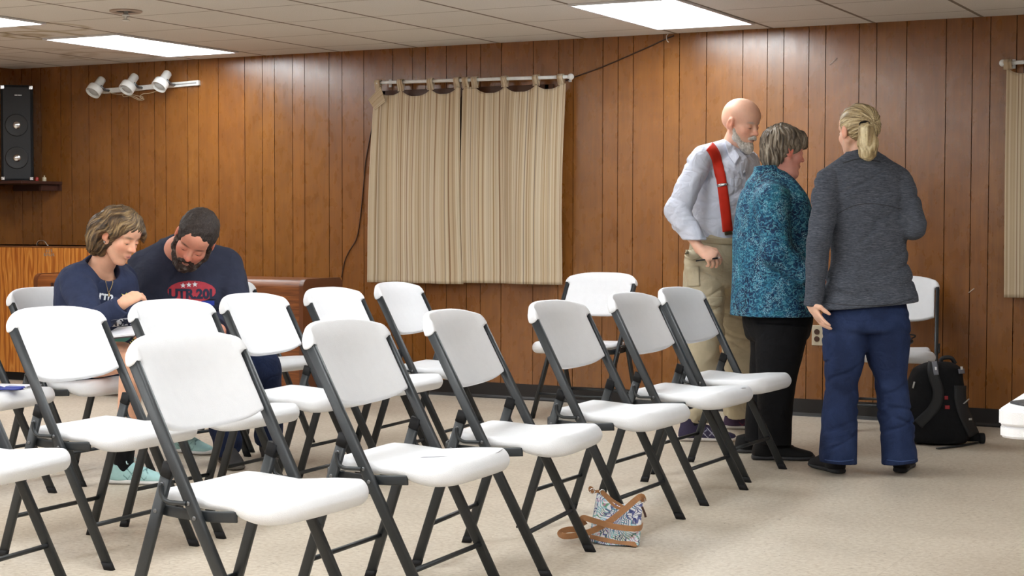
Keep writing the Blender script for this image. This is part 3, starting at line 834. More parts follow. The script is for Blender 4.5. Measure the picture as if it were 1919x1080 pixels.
def make_chair():
    t = thing('folding_chair', (0, 0, 0), 0, 'x', 'folding chair', 'white folding chairs')
    mk('seat', *SEATM, M['chair_white'], t)
    mk('backrest', *BACKM, M['chair_white'], t)
    for s in (-1, 1):
        pt = lambda z: np.array([.208-.402*z/.772, s*CW, z])
        lg = MB().tube([pt(.0), pt(.4), pt(.782)], .01, 20, flat=(.0105, .0165), up=(1, 0, .52)).build('leg', M['chair_metal'], t, True)
        c_ = MB().tube([pt(.0), pt(.024)], .01, 20, flat=(.0112, .0172), up=(1, 0, .52)).build('foot_cap', M['rubber'], lg, True)
        for z, x in ((.391, -.004), (.427, -.012)):
            p = pt(z); MB().lathe([(.006, 0), (.0055, .002), (.003, .003), (.001, .002)], (p[0]+x*0, s*(CW+.0105), z), (0, s, 0), 12).build('bolt', M['bolt'], lg, True)
        rt = lambda z: np.array([-.255+z*.327, s*(CW-.003), z])
        lr = MB().tube([rt(0), rt(.3), rt(.522)], .01, 20, flat=(.0095, .0165), up=(1, 0, -.3)).build('leg', M['chair_metal'], t, True)
        MB().tube([rt(0), rt(.024)], .01, 20, flat=(.0103, .0173), up=(1, 0, -.3)).build('foot_cap', M['rubber'], lr, True)
        MB().tube([rt(.488), rt(.523)], .01, 20, flat=(.0108, .0178), up=(1, 0, -.3)).build('end_cap', M['rubber'], lr, True)  # black sleeve paints the shadow on the rear leg's top by the post
        for z in (.47, .399):
            p = rt(z); MB().lathe([(.006, 0), (.0055, .002), (.003, .003), (.001, .002)], (p[0], s*(CW+.0065), z), (0, s, 0), 12).build('bolt', M['bolt'], lr, True)
        y = s*(CW+.0135)
        MB().tube(crv([(-.102, y, .472), (-.100, y, .452), (-.092, y, .435), (-.076, y, .427), (-.055, y, .4265), (-.02, y, .4275)], 20), .0058, 10).build('hinge_link', M['chair_metal'], t, True)
    # black strap under the seat sides and back
    mb = MB(); yy = CW-.0160
    path = [(.116, -yy+.002, .399), (.05, -yy+.002, .3945), (-.03, -yy+.002, .3935), (-.12, -yy+.004, .399), (-.16, -yy+.03, .404), (-.165, 0, .405), (-.16, yy-.03, .404), (-.12, yy-.004, .399), (-.03, yy-.002, .3935), (.05, yy-.002, .3945), (.116, yy-.002, .399)]
    mb.tube(crv(path, 60), .01, 12, flat=(.0040, .0145)); mb.build('seat_frame', M['chair_metal'], t, True)
    x = .208-.402*.14/.772
    MB().tube([(x+.004, -CW, .14), (x+.004, CW, .14)], .0078, 12, up=(1, 0, 0)).build('crossbar', M['chair_metal'], t, True)
    x = -.255+.14*.327
    MB().tube([(x-.004, -CW+.004, .14), (x-.004, CW-.004, .14)], .0078, 12, up=(1, 0, 0)).build('crossbar', M['chair_metal'], t, True)
    return t
CH0 = make_chair()
for o in [CH0]+list(CH0.children_recursive):
    if o.type == 'MESH' and (o.name.startswith('leg') or o.name.startswith('foot_cap')):
        fr = max(v.co.z for v in o.data.vertices) ; front = (o.name.startswith('leg') and fr > .6) or (o.name.startswith('foot_cap') and o.data.vertices[0].co.x > 0)
        k = -.402/.772 if front else .327
        for v in o.data.vertices:
            if v.co.z < .0125: v.co.x -= k*v.co.z; v.co.z = 0.0
            elif v.co.z < .04 and o.name.startswith('foot_cap'): dz = .024-v.co.z; v.co.z = .024; v.co.x += k*dz
POSE = {'a1': (-2.641, -5.891, -.008), 'a2': (-2.584, -5.183, .049), 'a3': (-2.577, -4.511, .12), 'a4': (-2.563, -3.752, .004), 'a5': (-2.589, -2.969, -.013), 'a6': (-2.637, -2.309, -.03),
        'b0': (-3.738, -5.837, .10), 'b1': (-3.873, -5.057, .021), 'b2': (-3.874, -4.44, -.024), 'b3': (-3.936, -3.818, .046), 'b4': (-3.997, -3.135, .038), 'b5': (-4.084, -2.42, .078),
        'c0': (-5.095, -4.445, .10), 'c1': (-5.121, -3.785, -.009), 'c2': (-5.08, -3.13, -.15), 'c3': (-5.097, -2.557, -.113), 'w1': (-4.09, -.70, -1.66), 'w2': (-2.36, -.36, -1.36)}
LAB = {'a1': 'largest white folding chair with dark frame, nearest the camera', 'a2': 'white folding chair second from the camera in the front row, film torn',
       'a3': 'white folding chair third in the front row, just left of the handbag', 'a4': 'white folding chair fourth in the front row, its legs behind the handbag',
       'a5': 'white folding chair fifth in the front row, small torn film on its seat corner', 'a6': 'farthest white folding chair of the front row, beside the standing woman in black trousers',
       'b0': 'white folding chair cut off at the lower left corner of the frame', 'b1': 'white folding chair at the left, in front of the seated woman',
       'b2': 'white folding chair in the middle row, directly behind the back of the nearest chair', 'b3': 'white folding chair in the middle row just right of the seated man',
       'b4': 'white folding chair in the middle row before the right end of the walnut console', 'b5': 'farthest white folding chair of the middle row, below the left curtain',
       'c0': 'white folding chair at the left edge with paper and blue keys on its seat', 'c1': 'white folding chair in the back row on which the woman in the navy sweatshirt sits',
       'c2': 'white folding chair in the back row on which the bearded man sits', 'c3': 'white folding chair in the back row hidden behind the bearded man',
       'w1': 'empty white folding chair against the wall, facing the viewer, right of the curtains', 'w2': 'white folding chair against the wall with black bag on it, behind the woman in grey'}
CHAIR = {}
for i, (k, (x, y, a)) in enumerate(POSE.items()):
    c = CH0 if i == 0 else copy_tree(CH0)
    c.location = (x, y, 0); c.rotation_euler = (0, 0, a); c['label'] = LAB[k]; CHAIR[k] = c
# loose strips of packing film on some seats
M['film'] = plain('film_edge', srgb(170, 170, 176), .3)
for k, pts in {'a2': [(.10, -.10), (.17, -.08), (.235, -.02), (.262, .06), (.255, .14)], 'a3': [(.19, -.12), (.245, -.08), (.262, .0), (.262, .08)],
               'a4': [(.20, -.1), (.25, -.05), (.266, .02), (.26, .1)], 'a5': [(.24, .02), (.262, .05), (.258, .12)]}.items():
    P = crv([(x, y, .4505+.004*math.sin(i*2)) for i, (x, y) in enumerate(pts)], 24)
    MB().tube(P, [.0003]+[.0016]*22+[.0003], 5).build('torn_film', M['film'], CHAIR[k], True)
# ================================================================== people
HR = nrm([CR[0], CR[1], 0]); HF = nrm([CF[0], CF[1], 0]); UZ = np.array([0, 0, 1.0])
def m_vcol(name, rough=.5, spec=.4, sss=0, bump=0, bsc=200, var=.05, vs=40):
    a = NT(name); c = a.n('ShaderNodeVertexColor', layer_name='Col').outputs[0]
    n = a.noise(a.coord(), vs, 3); c = a.mix(1.0, c, a.ramp(n, [(.3, (1-var,)*3), (.7, (1+var,)*3)]), 'MULTIPLY')
    if sss:
        a.b.inputs['Subsurface Weight'].default_value = sss; a.b.inputs['Subsurface Radius'].default_value = (1, .35, .2); a.b.inputs['Subsurface Scale'].default_value = .006
    if bump: a.bump(a.noise(a.coord(), bsc, 3), bump, .002)
    return a.set(c, rough, spec)
M['skin'] = m_vcol('skin', .48, .4, .12, .15, 350)
def m_hair(name, stops, scale=(60, 60, 12), sc=3.0, rough=.42):
    a = NT(name); n = a.noise(a.coord(scale), sc, 4, .4)
    a.bump(n, .8, .006)
    return a.set(a.ramp(n, stops), rough, .4)
def frame(F, U):
    F = nrm(F); L = nrm(np.cross(U, F)); U = np.cross(F, L); return np.stack([F, L, U], 1)
def sock(parent, J, q, mat, r=.043):
    an = J['an'+q]; v = Vol(an-.15, an+.18, .004); v.chain([an+nrm(J['kn'+q]-an)*.09, an, an-UZ*.03], [r, r-.003, r-.006], .01); v.build('sock', mat, parent)
class Head:
    def __init__(s, C, F, U=UZ, sc=1.0): s.C = np.asarray(C, float); s.R = frame(F, U); s.s = sc
    def p(s, x, y, z): return s.C+s.s*(s.R@np.array([x, y, z]))
    def loc(s, P): return ((P-s.C)@s.R)/s.s
    def carve(s, V, fem=False, jowl=0, ear=True, nose=1.0, bony=0):
        q = s.s; E = lambda c, r, k=.012, op='add', Rm=None: V.ell(s.p(*c), np.array(r)*q, s.R if Rm is None else Rm, k*q, op)
        Cn = lambda a, b, ra, rb, k=.01, op='add': V.cone(s.p(*a), s.p(*b), ra*q, rb*q, k*q, op)
        E((-.014, 0, .042), (.098, .076, .080))
        E((-.035, 0, .020), (.072, .070, .062))
        E((.034, 0, -.022), (.055, .060, .080))
        E((.050, 0, .050), (.043, .056, .045), .02)
        for y in (-1, 1):
            Cn((-.002, y*.056, -.035), (.052, y*.020, -.098), .020, .018, .02)
            E((.052, y*.036, -.022), (.026, .024, .024), .016)
            Cn((.078, y*.010, .027), (.066, y*.046, .026), .0085, .009, .012)
        E((.062, 0, -.098), (.022, .024, .020) if not fem else (.020, .019, .018), .014)
        if jowl: E((.03, 0, -.098), (.055, .05, .035*jowl), .03)
        Cn((.080, 0, .022), (.101, 0, -.022), .0065, .0105*nose, .010)
        E((.104, 0, -.026), (.0115, .0105*nose, .0095), .006)
        for y in (-1, 1): E((.092, y*.0125, -.029), (.0115, .0075, .0080), .006)
        Cn((.082, -.018, -.0560), (.082, .018, -.0560), .0055, .0055, .006); E((.090, 0, -.0565), (.008, .016, .0055), .005)
        E((.085, 0, -.0675), (.010, .017, .0065), .006)
        Cn((.097, -.022, -.0620), (.097, .022, -.0620), .0018, .0018, .003, 'sub')
        for y in (-1, 1):
            E((.090, y*.0315, .004), (.016, .017, .0115), .010, 'sub')
            E((.072, y*.0310, .003), (.0145, .0155, .0125), .004)
        if ear:
            for y in (-1, 1):
                a_ = 1; Rm = s.R@np.array([[math.cos(.2), 0, math.sin(.2)], [0, 1, 0], [-math.sin(.2), 0, math.cos(.2)]])
                E((-.008, y*.080, .002), (.019, .009, .031), .006, 'add', Rm)
                E((-.004, y*.089, .006), (.010, .006, .017), .004, 'sub', Rm)
                E((.002, y*.076, -.022), (.009, .006, .010), .006)
    def color(s, base, lips=(.62, .30, .27), brow=None, flush=.5, blush=(1.12, .80, .76)):
        base = np.array(base)
        def f(V):
            q = s.loc(V); c = np.tile(base, (len(V), 1)).astype(float)
            near = (np.linalg.norm(q, axis=1) < .2)
            def blob(cx, r, col, amt):
                d = np.linalg.norm((q-np.array(cx))/np.array(r), axis=1); m_ = np.clip(1.3-d, 0, 1)[:, None]*amt
                c[:] = c*(1-m_)+(base*np.array(col) if max(col) > .95 else np.array(col))*m_
            for y in (-1, 1):
                blob((.07, y*.04, -.025), (.04, .03, .03), blush, flush); blob((-.005, y*.085, 0), (.03, .02, .04), (1.05, .66, .6), flush*1.2)
            blob((.105, 0, -.025), (.02, .018, .016), (1.08, .74, .7), flush*1.3)
            blob((.093, 0, -.061), (.014, .021, .0095), lips, .85)
            blob((.098, 0, -.0617), (.02, .021, .0018), (.16, .06, .05), .8)
            for y in (-1, 1):
                blob((.086, y*.0315, -.003), (.014, .0145, .0022), (.06, .04, .035), .95)
                blob((.085, y*.0315, .010), (.014, .018, .006), (.9, .72, .68) if True else None, .0)
                blob((.088, y*.0315, .005), (.02, .018, .010), (.97, .80, .76), .6)
                if brow is not None: blob((.085, y*.033, .0245), (.02, .022, .0065), brow, .9)
            return c
        return f
    def eyes(s, parent, col=(.10, .07, .05), z=.001):
        for y in (-1, 1):
            mb = MB(); c = s.p(.0735, y*.031, z); mb.sphere(tuple(c), .0118*s.s, 16)
            cols = []
            for v in mb.v:
                q = s.loc(np.array(v))-np.array([.0735, y*.031, z]); q = q/np.linalg.norm(q)
                d = q@nrm([.9, y*.05, -.25]); cols.append((.02, .015, .012) if d > .965 else (col if d > .86 else (.80, .76, .72)))
            mk('eye', mb.v, mb.f, M['skin'], parent, True, np.array(cols), world=True)
def humanoid(V, J, s=1.0, chest=(.16, .10), belly=(.15, .11)):
    """skin body under the clothes; J joints in metres"""
    lat = J['lat']
    V.loft([(J['neck']-UZ*.02, .06*s, .055*s), (J['chest']+(J['neck']-J['chest'])*.45, chest[0]*s, chest[1]*s*.9), (J['chest'], chest[0]*s, chest[1]*s), (lerp(J['chest'], J['pelvis'], .5), belly[0]*s*.95, belly[1]*s), (J['pelvis'], belly[0]*s, belly[1]*s)], lat, .03, 2.2)
    V.chain([J['headc']-(J['headc']-J['neck'])*.25, J['neck']], [.052*s, .060*s], .025)
    for q in 'RL':
        V.chain([J['neck']-UZ*.03, J['sh'+q]], [.045*s, .045*s], .03)
        V.chain([J['sh'+q], J['el'+q], J['wr'+q]], [.046*s, .037*s, .024*s], .012)
        V.chain([lerp(J['el'+q], J['wr'+q], .25), lerp(J['el'+q], J['wr'+q], .6)], [.040*s, .030*s], .015)
        V.chain([J['hip'+q], J['kn'+q], J['an'+q]], [.080*s, .050*s, .034*s], .02)
        V.chain([lerp(J['kn'+q], J['an'+q], .2), lerp(J['kn'+q], J['an'+q], .5)], [.052*s, .045*s], .02)
        V.cone(J['an'+q], J['an'+q]+J['toe'+q]*.05-UZ*.045, .030, .026, .02)
def hand(V, W, F, N, T, curl=(.35, .5, .35), s=1.0, tcurl=.4, spread=.05):
    """W wrist, F along the palm, N out of the back of the hand, T towards the thumb side"""
    F = nrm(F); N = nrm(N-F*np.dot(N, F)); T_ = nrm(np.cross(F, N)); T = T_ if np.dot(T_, T) > 0 else -T_
    Rm = np.stack([F, T, N], 1)
    V.cone(W, W+F*.03*s, .023*s, .024*s, .012)
    V.ell(W+F*.050*s, np.array([.050, .038, .0155])*s, Rm, .012)
    V.ell(W+F*.068*s, np.array([.030, .040, .0135])*s, Rm, .01)
    for i, (o, L) in enumerate(((.030, .070), (.010, .079), (-.010, .074), (-.029, .058))):
        b = W+F*(.086-.004*abs(i-1.2))*s+T*o*s; a = 0; d = F+T*spread*(1.5-i)*.6
        p = b; r = [.0092, .0086, .0078, .0066]
        for k, (fr, cu) in enumerate(zip((.46, .30, .24), curl)):
            a += cu*(1+.12*i); dd = nrm(nrm(d)*math.cos(a)-N*math.sin(a)); n_ = p+dd*L*fr*s
            V.cone(p, n_, r[k]*s, r[k+1]*s, .0025); p = n_
    b = W+F*.022*s+T*.024*s; d1 = nrm(F*.65+T*.62-N*.35); m_ = b+d1*.045*s; d2 = nrm(F*.92+T*(.3-tcurl)-N*tcurl); e = m_+d2*.030*s; t_ = e+nrm(d2-N*.1)*.024*s
    V.chain([b, m_, e, t_], [.0145*s, .0115*s, .0098*s, .008*s], .006)
def shoe(parent, heel, toe, L, hgt, upcol, solecol, lace=None, width=.05, stripe=None):
    """heel, toe: directions on the floor"""
    heel = np.array([heel[0], heel[1], 0.0]); F = nrm([toe[0], toe[1], 0]); Rm = frame(F, UZ); S = Rm[:, 1]
    c = heel+F*L/2; v = Vol(c-.26, c+.26, .004); P = lambda x, y, z: heel+F*x*L+S*y+UZ*z
    sc = L/.28
    v.loft([(P(.0, 0, .035), .02, .02), (P(.06, 0, .040), .034*sc, .040), (P(.3, 0, .045), .034*sc, .052), (P(.5, 0, .040), .038*sc, .045), (P(.72, 0, .026), .045*sc, .034), (P(.92, 0, .020), .036*sc, .024), (P(1.0, 0, .018), .016, .016)], S, .01, 2.2, caps=(.012, .012))
    v.cone(P(.20, 0, .04), P(.18, 0, hgt), .042*sc, .044*sc, .02, cut=True)
    v.plane(P(0, 0, .018), -UZ)
    def colf(V_):
        q = (V_-heel)@Rm; c_ = np.tile(np.array(upcol[:3]), (len(V_), 1)).astype(float)
        if stripe is not None:
            x = q[:, 0]/L; z = q[:, 2]
            m_ = (np.abs(np.sin((x*7+z*22)*3.1)) < .16) & (x > .3) & (x < .72) & (z > .022) & (z < .075); c_[m_] = stripe[:3]
            m_ = (np.abs(np.sin((x*7-z*22)*3.1)) < .10) & (x > .35) & (x < .7) & (z > .022) & (z < .07); c_[m_] = stripe[:3]
        return c_
    o = v.build('shoe', M['shoe'], parent, colf)
    v = Vol(c-.26, c+.26, .004)
    pts = [(P(-.01, 0, .012), .018, .012), (P(.06, 0, .013), .036*sc, .014), (P(.3, 0, .013), .036*sc, .014), (P(.5, 0, .012), .039*sc, .013), (P(.74, 0, .012), .048*sc, .012), (P(.93, 0, .014), .038*sc, .011), (P(1.02, 0, .018), .015, .009)]
    v.loft(pts, S, .01, 2.6, caps=(.006, .006)); v.plane(P(0, 0, .0015), -UZ)
    v.build('sole', plain('shoe_sole', solecol, .6, var=.05), o, world=True)
    if lace is not None:
        mb = MB()
        for i in range(5):
            x = .34+i*.06; z = .094-.012*i-(.008 if i > 2 else 0)
            s_ = 1 if i % 2 else -1
            mb.tube([P(x, -.02*s_, z-.006), P(x+.02, 0, z+.002), P(x+.045, .02*s_, z-.014)], .0028, 6)
        mb.tube(crv([P(.33, 0, .094), P(.36, .03, .112), P(.40, .05, .098), P(.36, .02, .09)], 14), .0026, 6)
        mb.tube(crv([P(.33, 0, .094), P(.34, -.03, .110), P(.38, -.05, .094), P(.36, -.01, .09)], 14), .0026, 6)
        mb.build('laces', plain('laces', lace, .7), o, True, world=True)
    return o
M['shoe'] = m_vcol('shoe_upper', .7, .3, bump=.4, bsc=600)
def bvh_of(o):
    mw = np.array(parent_matrix(o)); me = o.data
    co = np.zeros(len(me.vertices)*3, np.float32); me.vertices.foreach_get('co', co); co = co.reshape(-1, 3)@mw[:3, :3].T+mw[:3, 3]
    return BVHTree.FromPolygons([tuple(v) for v in co.tolist()], [tuple(p.vertices) for p in me.polygons])
def drape(bvh, p, d, off=.002, back=0.0):
    if isinstance(d, str): d = nrm(np.asarray(p)-CAMP)
    p = np.asarray(p, float)-np.asarray(d, float)*back
    h = bvh.ray_cast(Vector(p), Vector(d).normalized())
    if h[0] is None: return None
    n = h[1]
    if n.dot(Vector(d)) > 0: n = -n
    return np.array(h[0]+n*off)
def band(name, bvh, pts, dirs, width, mat, parent, across=None, thick=.0025, n=40, off=.004):
    """a strap that lies on a garment; pts: points seen outside the surface, dirs: inward direction(s)"""
    C = crv(pts, n); rows = []
    for i, p in enumerate(C):
        t = nrm(C[min(i+1, n-1)]-C[max(i-1, 0)]); d = nrm(p-CAMP) if isinstance(dirs, str) else nrm(dirs)
        a = nrm(np.cross(t, d))
        if i and a@pa_ < 0: a = -a
        pa_ = a; row = []
        for k in (-1, -.5, 0, .5, 1):
            q = drape(bvh, p+a*width/2*k, d, off, .45)
            row.append(q)
        if all(q is not None for q in row): rows.append(np.array(row))
    rows = np.array(rows)
    for _ in range(2): rows[1:-1] = (rows[:-2]+rows[1:-1]*2+rows[2:])/4
    V = rows.reshape(-1, 3); k = 5; F = [(i*k+j, i*k+j+1, (i+1)*k+j+1, (i+1)*k+j) for i in range(len(rows)-1) for j in range(k-1)]
    o = mk(name, V, F, mat, parent, True, world=True)
    md = o.modifiers.new('s', 'SOLIDIFY'); md.thickness = thick; md.offset = 0
    return o
def print_on(name, bvh, shapes, org, ax, ay, d, mat, parent, off=.0022):
    """flat artwork (lists of 2D polygons) pressed on cloth"""
    V = []; F = []
    for poly in shapes:
        pts = [drape(bvh, org+ax*u+ay*v, d, off, .3) for u, v in poly]
        if any(p is None for p in pts): continue
        n = len(V); V += pts; F.append(tuple(range(n, n+len(pts))))
    if V: return mk(name, V, F, mat, parent, False, world=True)
def text_polys(body, size, cx=0, cy=0, rot=0, bold=0):
    c = bpy.data.curves.new('t', 'FONT'); c.body = body; c.size = size; c.align_x = 'CENTER'; c.align_y = 'CENTER'; c.offset = bold; c.resolution_u = 3
    o = bpy.data.objects.new('t', c); COL.objects.link(o); dg = bpy.context.evaluated_depsgraph_get()
    me = bpy.data.meshes.new_from_object(o.evaluated_get(dg)); bpy.data.objects.remove(o)
    cs, sn = math.cos(rot), math.sin(rot); out = []
    for p in me.polygons: out.append([(cx+cs*me.vertices[i].co.x-sn*me.vertices[i].co.y, cy+sn*me.vertices[i].co.x+cs*me.vertices[i].co.y) for i in p.vertices])
    return out
def grid_disc(cx, cy, rx, ry, test=lambda u, v: True, n=14):
    out = []
    for i in range(-n, n):
        for j in range(-n, n):
            q = [((i+a)/n, (j+b)/n) for a, b in ((0, 0), (1, 0), (1, 1), (0, 1))]; m_ = ((i+.5)/n, (j+.5)/n)
            if m_[0]**2+m_[1]**2 <= 1 and test(*m_): out.append([(cx+rx*u, cy+ry*v) for u, v in q])
    return out
def star(cx, cy, r, rot=0):
    P = [(cx+(r if i % 2 == 0 else r*.42)*math.sin(rot+i*math.pi/5), cy+(r if i % 2 == 0 else r*.42)*math.cos(rot+i*math.pi/5)) for i in range(10)]
    return [[(cx, cy), P[i], P[(i+1) % 10]] for i in range(10)]
folds = lambda amp, sc=(9, 9, 14), seed=0: (lambda P: amp*vnoise(P, sc, seed)+amp*.5*vnoise(P, tuple(q*2.1 for q in sc), seed+5))
def ridges(amp, dirv, freq, seed=0, fade=None):
    dv = nrm(dirv)
    def f(P):
        t = P@dv.astype(np.float32); n = vnoise(P, (6, 6, 6), seed)
        return amp*np.sin(t*freq+n*3.2)*(.5+.5*vnoise(P, (5, 5, 5), seed+9))
    return f
both = lambda *fs: (lambda P: sum(f(P) for f in fs))
def crease(amp, dirv, hi=26, lo=7, seed=0, sharp=4.0):
    X = nrm(dirv); Y = nrm(np.cross(X, (.3, .2, 1) if abs(X[2]) < .9 else (1, .2, 0))); Z = np.cross(X, Y); Rm = np.stack([X*hi, Y*lo, Z*lo], 1).astype(np.float32)
    def f(P):
        n = vnoise(P@Rm, (1, 1, 1), seed); m_ = np.clip(.5+vnoise(P, (5, 5, 5), seed+3)*1.6, 0, 1)
        return amp*(np.clip(1-np.abs(n)*sharp, 0, 1)*1.0-.35)*m_
    return f
def patch(name, bvh, pts, d, mat, parent, off=.004, th=.002, cuts=3):
    """a flat piece of cloth (outline points) laid on a garment"""
    bm = bmesh.new(); vs = [bm.verts.new(tuple(map(float, p))) for p in pts]; bm.faces.new(vs)
    bmesh.ops.triangulate(bm, faces=bm.faces[:])
    for _ in range(cuts): bmesh.ops.subdivide_edges(bm, edges=bm.edges[:], cuts=1, use_grid_fill=True)
    for v in bm.verts:
        q = drape(bvh, np.array(v.co), d, off, .4)
        if q is not None: v.co = q
    bm.verts.index_update(); o = mk(name, [v.co[:] for v in bm.verts], [[v.index for v in f.verts] for f in bm.faces], mat, parent, True, world=True); bm.free()
    md = o.modifiers.new('s', 'SOLIDIFY'); md.thickness = th; md.offset = 1; return o
def wrinkle(a, strength=.6, dist=.010, sc=7.5, weave=350):
    n1 = a.noise(a.coord((1, 1, 1.5)), sc, 2, 1.3); n2 = a.noise(a.coord((1.3, 1.3, 1), (.6, .4, .3)), sc*1.9, 2, 1.0)
    r = lambda n, k: a.math('MULTIPLY', a.math('MINIMUM', a.math('MULTIPLY', a.math('ABSOLUTE', a.math('SUBTRACT', n, .5)), 7.0), 1.0), k)
    h = a.math('ADD', a.math('ADD', r(n1, 1.0), r(n2, .5)), a.math('MULTIPLY', a.noise(a.coord(), weave, 2), .10))
    a.bump(h, strength, dist)
def cloth_mat(name, c, var=.08, rough=.85, bump=.35, bsc=350, scale=20, wr=.6):
    a = NT(name); n = a.noise(a.coord(), scale, 3)
    lo = tuple(q*(1-var) for q in c[:3])+(1,); hi = tuple(min(1, q*(1+var)) for q in c[:3])+(1,)
    wrinkle(a, wr*.45, .008, 5.0); return a.set(a.ramp(n, [(.3, lo), (.7, hi)]), rough, .25)

def hflow(H, pole=(-.3, 0, 1), n=2, lo=4, wave=.0, seed=0):
    pv = nrm(pole); e1 = nrm(np.cross(pv, (0, 1, 0))); e2 = np.cross(pv, e1)
    def g(P):
        q = (P-H.C.astype(P.dtype))@H.R.astype(P.dtype)/H.s-np.array([-.02, 0, .02], P.dtype)
        a_, b_, c_ = q@pv.astype(P.dtype), q@e1.astype(P.dtype), q@e2.astype(P.dtype)
        th = np.arctan2(np.sqrt(b_*b_+c_*c_), a_); ph = np.arctan2(c_, b_)+wave*np.sin(th*6+seed)
        co = np.stack([ph*5.0930*n+64, th*lo, np.full_like(th, seed*3.7)], -1).astype(np.float32)
        return vnoise(co, (1, 1, 1), seed)
    return g
def hcol(g, stops, g2=None):
    pos = [p for p, c in stops]; cc = np.array([c[:3] for p, c in stops])
    def f(V):
        t = g(V.astype(np.float32))*.5+.5
        if g2 is not None: t = t*.6+.4*(g2(V.astype(np.float32))*.5+.5)
        return np.stack([np.interp(t, pos, cc[:, i]) for i in range(3)], 1)
    return f
def ankle(J, q, px, up=.085, fwd=.068):
    J['heel'+q] = onfloor(*px); J['an'+q] = onfloor(*px)+J['toe'+q]*fwd+UZ*up
M['hair'] = m_vcol('hair', .45, .4, 0, .5, 500, .12, 160)
# ------------------------------------------------------------------ woman in grey, back to the viewer
D = 7.5; a3 = lambda x, y, d=D: at(x, y, d)
P3 = thing('person', tuple(np.array([*onfloor(1632, 880)[:2], 0])), 0, 'blonde woman with ponytail in heather grey pullover and jeans, standing with her back turned', 'person')
F = nrm(HF*.90-HR*.42-UZ*.06); H = Head(a3(1607, 249), F, sc=.97)
J = dict(lat=HR, headc=H.C, neck=a3(1617, 305), chest=a3(1622, 380), pelvis=a3(1624, 570), shL=a3(1558, 340, 7.46), elL=a3(1537, 450, 7.42), wrL=a3(1524, 567, 7.44), shR=a3(1684, 342), elR=a3(1708, 428), wrR=a3(1672, 418, 7.78),
         hipL=a3(1588, 590), knL=a3(1580, 720), anL=a3(1573, 862), hipR=a3(1660, 590), knR=a3(1670, 720), anR=a3(1686, 862), toeL=nrm(HF-HR*.35), toeR=nrm(HF+HR*.4))
ankle(J, 'L', (1576, 889)); ankle(J, 'R', (1686, 887))
V = Vol(a3(1500, 900, 7.5)*[1, 1, 0]+np.array([-.35, -.45, -.01]), a3(1740, 180, 7.5)+np.array([.3, .45, .03]), .0045)
humanoid(V, J, .92); H.carve(V, True)
W = a3(1519, 570, 7.44); hand(V, W, a3(1541, 607, 7.40)-W, -HR*.8-UZ*.55-HF*.25, -HF, (.12, .2, .12), .92)
hand(V, J['wrR'], -HR*.5+HF*.6, UZ, HF, (.5, .6, .4), .9)
V.build('body', M['skin'], P3, H.color(srgb(232, 186, 160)[:3]))
dn = both(folds(.007, (5, 5, 11), 1), ridges(.003, (-.35, 0, 1), 62, 2), crease(.009, UZ*.9+HR*.35, 13, 4, 3), crease(.007, UZ*.9-HR*.4, 16, 4, 9))
V = Vol(J['pelvis']+np.array([-.36, -.36, -.12]), a3(1620, 282)+np.array([.36, .36, .03]), .005)
V.loft([(a3(1617, 300), .085, .075), (a3(1618, 316), .150, .10), (a3(1620, 345), .176, .118), (a3(1624, 400), .172, .122), (a3(1627, 455), .168, .115), (a3(1627, 515), .186, .130), (a3(1626, 573), .224, .150), (a3(1626, 590), .226, .152)], HR, .03, 2.4, disp=dn)
V.chain([a3(1612, 303), a3(1560, 335)], [.07, .06], .03); V.chain([a3(1620, 303), a3(1684, 338)], [.07, .058], .03)
V.chain([a3(1553, 342, 7.47), a3(1535, 450, 7.42), a3(1524, 574, 7.44)], [.064, .054, .042], .004, cut=True, disp=both(crease(.008, UZ+HR*.5, 16, 7, 5), folds(.004, (12, 12, 18), 4)))
V.chain([a3(1687, 345, 7.47), a3(1710, 424, 7.43), a3(1668, 414, 7.8)], [.064, .060, .045], .004, cut=True, disp=both(crease(.009, UZ-HR*.8, 16, 7, 7), folds(.004, (12, 12, 18), 6)))
V.cone(a3(1616, 306), a3(1610, 281), .070, .062, .010, cut=True)
V.cone(a3(1614, 294), a3(1608, 270), .050, .056, .004, op='sub')
hemz = float(a3(1626, 575)[2]); V.plane(a3(1626, 573), -(UZ-HR*.09))
# seam groove across the back
def m_heather():
    a = NT('heather_knit'); n = a.noise(a.coord((7, 7, 88)), 5, 4, .5, .6); n2 = a.noise(a.coord((18, 18, 200)), 5, 2)
    c = a.ramp(n, [(.32, srgb(44, 48, 58)), (.5, srgb(64, 69, 80)), (.70, srgb(104, 109, 120))])
    c = a.mix(.3, c, a.ramp(n2, [(.35, srgb(44, 48, 56)), (.7, srgb(122, 126, 134))])); wrinkle(a, .22, .008, 4.0)
    return a.set(c, .9, .2)
pl = V.build('pullover', m_heather(), P3)
bv = bvh_of(pl)
M['seam'] = plain('dark_seam', srgb(38, 40, 46), .8)
band('back_seam', bv, [a3(1568, 402, 7.1), a3(1600, 386, 7.1), a3(1640, 382, 7.1), a3(1690, 392, 7.1)], 'view', .003, M['seam'], pl, thick=.001, off=.0008)
band('collar_seam', bv, [a3(1580, 306, 7.1), a3(1612, 298, 7.1), a3(1650, 304, 7.1)], 'view', .004, M['seam'], pl, thick=.001, off=.0008)
band('hem_seam', bv, [a3(1540, 566, 7.1), a3(1590, 572, 7.1), a3(1660, 572, 7.1), a3(1712, 560, 7.1)], 'view', .003, M['seam'], pl, thick=.001, off=.0008)
def m_denim(name, c0, c1, c2):
    a = NT(name); n = a.noise(a.coord((3, 3, 2)), 3, 5, .6); c = a.ramp(n, [(.28, c0), (.5, c1), (.76, c2)])
    w_ = a.noise(a.coord((160, 160, 60)), 5, 2); c = a.mix(.3, c, a.ramp(w_, [(.3, c0), (.7, c2)])); wrinkle(a, .3, .008, 5.0)
    return a.set(c, .85, .2)
